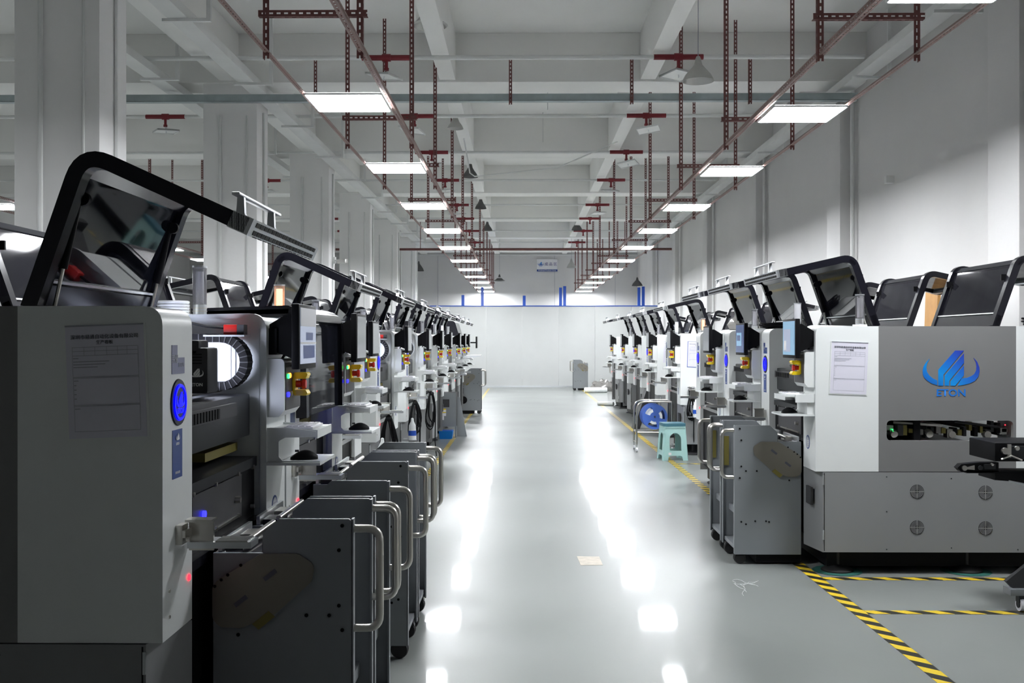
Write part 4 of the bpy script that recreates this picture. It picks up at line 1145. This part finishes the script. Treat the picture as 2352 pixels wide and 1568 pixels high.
single('storage_bin', lambda b: b.loft([[(-.10, -.08, 0), (.08, -.08, 0), (.08, .10, 0), (-.10, .10, 0)], [(-.115, -.095, .12), (.095, -.095, .12), (.095, .115, .12), (-.115, .115, .12)]], BINB).box(-.10, .08, -.07, .09, .12, .125, BLUEP), 'small blue bin on the floor under the grey box', 'bin', loc=(-1.13, 15.35, .0))
# blue-sided machine far down the left row
t = empty('inspection_machine', (-1.40, 22.6, 0), 0, 'tall white machine with a blue stripe at the far end of the left row', 'machine')
part('body', 'insb', lambda b: b.box(-1.3, 0, 0, 1.4, .1, 1.55, WHITE, .03), t)
part('stripe', 'inss', lambda b: b.prism(fillet([(-.02, 1.15), (-.02, 1.50), (.05, 1.56), (.11, 1.40), (.10, 1.15)], .03, 3, True), 1, -.02, .25, BLUEP), t, 'blue curved cover')
part('monitor', 'insm', lambda b: b.box(.36, .39, .2, .5, 1.30, 1.56, BLACK, .004).box(.10, .36, .32, .36, 1.41, 1.44, BLACK), t)
part('shelf', 'inst', lambda b: b.prism([(.0, 1.0), (.48, 1.13), (.48, 1.15), (.0, 1.14)], 1, .1, .5, LGREY), t)
part('emergency_stop', 'inse', lambda b: b.box(.08, .17, .1, .16, 1.22, 1.29, YELLOW).box(.11, .14, .085, .1, 1.235, 1.275, RED), t)
part('foot', 'insf', lambda b: b.box(-1.25, -.05, .05, 1.35, 0, .1, BLACK), t)
# oven-like dark machine behind far left machines
t = empty('dark_hooded_machine', (-2.4, 23.0, 0), 0, 'machine with wide black hood at the end of the left row behind the inspection machine', 'machine')
part('body', 'dhb', lambda b: b.box(-1.6, .9, 2, 3.6, 0, 1.45, WHITE, .02), t); part('hood', 'dhh', lambda b: b.prism(fillet([(-1.6, 1.45), (-1.5, 1.95), (.75, 1.95), (.9, 1.45)], [0, .1, .1, 0]), 1, 2.0, 3.5, BLACKG), t, 'wide black hood')
part('label', 'dhl', lambda b: b.box(.15, .40, 1.99, 2.0, 1.86, 1.91, PAPERB), t)
# leaning dark panel and cables between far right machines
single('leaning_panel', lambda b: b.prism([(0, 0), (.10, 0), (.32, .62), (.22, .66)], 1, 0, .35, DKBOX), 'dark grey panel leaning by the fifth right machine', 'panel', loc=(1.83, 16.95, 0))
# rolls of wrap and bags on the floor far right
def roll(r, L_):
    def f(b):
        b.lathe([(r*.25, 0), (r*.9, 0), (r, .02), (r*.97, L_*.3), (r*1.03, L_*.6), (r, L_-.02), (r*.9, L_), (r*.25, L_), (r*.2, .05)], (0, 0, r), WRAP, 20, 'x')
    return f
single('bubble_wrap_roll', roll(.075, .65), 'white roll of bubble wrap on the floor before the partition', 'roll', loc=(1.75, 29.1, 0), rz=.1)
single('bubble_wrap_roll', roll(.045, .4), 'thinner white roll of wrap on the floor at the right tape line', 'roll', loc=(1.72, 23.4, 0), rz=-.6)
def crumple(rx, ry, rz_, seed, m):
    def f(b):
        r = random.Random(seed); rings = []
        for i in range(9):
            a = PI*i/8*.5; rr = math.cos(a); zz = math.sin(a)
            rings.append([(rx*rr*math.cos(2*PI*j/14)*(1+.25*r.uniform(-1, 1)), ry*rr*math.sin(2*PI*j/14)*(1+.25*r.uniform(-1, 1)), max(.001, rz_*zz*(1+.25*r.uniform(-1, 1)))) for j in range(14)])
        b.loft(rings, m)
    return f
single('plastic_bag', crumple(.42, .3, .30, 1, FILM), 'crumpled clear plastic sheet on the far right floor', 'plastic bag', loc=(2.35, 30.1, 0))
single('plastic_bag', crumple(.22, .2, .30, 2, FILM), 'shiny crumpled plastic bag standing on the fourth right machine', 'plastic bag', loc=(2.95, 13.6, ZT))
def strands(b):
    r_ = random.Random(9)
    for k in range(6):
        x, y, a = r_.uniform(-.05, .05), r_.uniform(-.1, .1), r_.uniform(0, 6); pts = []
        for j in range(7):
            pts.append((x, y, .003+.004*r_.random())); a += r_.uniform(-.9, .9); x += .025*math.cos(a); y += .05*math.sin(a)
        b.tube(pts, .0012, WRAP, 4)
single('plastic_scrap', strands, 'thin clear plastic scrap on the floor beside the nearest right cart', 'plastic scrap', loc=(1.30, 6.15, .0))
def coilb(seed):
    def f(b):
        r = random.Random(seed)
        for k in range(5):
            rr = .07+.03*r.random(); b.tube([(rr*1.5*math.cos(2*PI*j/18)+.02*r.random(), rr*math.sin(2*PI*j/18), .008+.009*k+.004*math.sin(5*j)) for j in range(18)], .006, BLACK, 6, True)
    return f
single('cable_coil', coilb(4), 'coil of black cable on top of the second right machine', 'cable', loc=(2.02, 8.15, ZT+.004))
single('cable_coil', coilb(5), 'coil of black cable on top of the second left machine', 'cable', loc=(-1.15, 5.36, ZT+.004))
single('cable_coil', coilb(6), 'coil of black cable on the rear corner of the nearest right machine', 'cable', loc=(3.30, 6.52, ZT+.004))
def tie_coil(b):
    for k in range(5): b.tube([(.055*math.cos(2*PI*j/20), .055*math.sin(2*PI*j/20), .008+.011*k) for j in range(20)], .006, WRAP, 6, True)
single('tube_coil', tie_coil, 'coil of pale air tube on top of the nearest left machine', 'tube', loc=(-1.33, 3.90, ZT+.002))
# plywood board leaning on the right wall
single('plywood_board', lambda b: b.prism([(0, 0), (.03, 0), (.10, 2.08), (.07, 2.08)], 1, 0, .30, WOOD), 'brown plywood board standing by the right wall', 'board', loc=(3.92, 9.9, 0))
# conveyor at the right edge, nearest the camera
t = empty('board_conveyor', (2.34, 5.55, 0), 0, 'dark conveyor unit cut by the right picture edge', 'conveyor')
def conv(b):
    b.box(.20, 1.5, 0, .32, .805, .905, BLACK, .006); b.box(.27, .36, -.02, 0, .82, .89, DARK, .004); b.cyl((.24, -.02, .865), (.24, -.04, .865), .018, STEEL, 14)
    b.box(.40, 1.5, -.004, 0, .81, .818, ALU); b.box(.38, 1.0, -.03, 0, .69, .85, BLACK, .004); b.box(.545, .56, -.035, -.03, .83, .87, PAPERB)
    b.box(.255, .275, -.028, -.02, .83, .90, STEEL); b.cyl((.30, -.03, .88), (.30, -.045, .88), .012, STEEL, 10); b.tube([(.22, -.03, .82), (.27, -.035, .84), (.33, -.03, .815)], .005, STEEL, 6)
part('track', 'cv1', conv, t)
def belt(b):
    P = fillet([(.02, .775), (.10, .79), (.50, .79), (.50, .735), (.10, .735), (.02, .75)], [.02, 0, 0, 0, 0, .02], 3, True)
    b.prism([(.0, .77), (.02, .79), (.12, .80), (.22, .80), (.22, .75), (.12, .745), (.02, .75)], 1, .0, .05, BLACK); b.prism([(.03, .77), (.09, .785), (.09, .76), (.03, .765)], 1, -.004, .0, STEEL)
    b.box(.05, .8, .0, .05, .742, .755, BLACK); b.cyl((.035, -.01, .77), (.035, .05, .77), .014, STEEL, 14); b.cyl((.12, -.012, .772), (.12, .05, .772), .012, DARK, 12)
    b.box(.14, .2, -.01, .0, .765, .79, DARK); b.cyl((.18, -.02, .79), (.18, .0, .79), .007, STEEL, 8)
part('belt_arm', 'cv2', belt, t, 'black toothed belt arm')
def lowr(b):
    b.prism([(.20, .745), (.20, .705), (.27, .70), (.50, .665), (.50, .745)], 1, .0, .2, BLACK); b.tube([(.27, -.01, .70), (.40, -.01, .675), (.50, -.01, .655)], .006, ALU, 6)
    b.box(.41, .50, -.01, .1, .63, .70, DARK, .004)
part('drive_unit', 'cv3', lowr, t)
def stand(b):
    b.prism([(.26, .16), (.80, .60), (.80, .12), (.30, .12)], 1, .0, .03, DKBOX)
    b.box(.27, 1.4, -.03, .06, .09, .125, CARTG, .003); b.box(.7, .8, .02, .1, .1, .8, BLACK)
part('stand', 'cv4', stand, t, 'dark sloping stand plate')
part('caster', 'cv5', lambda b: b.lathe([(0, -.014), (.036, -.014), (.038, 0), (.036, .014), (0, .014)], (.34, .0, .039), LENSW, 20, 'x').box(.32, .36, -.02, .02, .05, .09, DARK).lathe([(0, -.018), (.02, -.018), (.02, .018), (0, .018)], (.34, 0, .039), DARK, 12, 'x'), t, 'pale caster wheel')
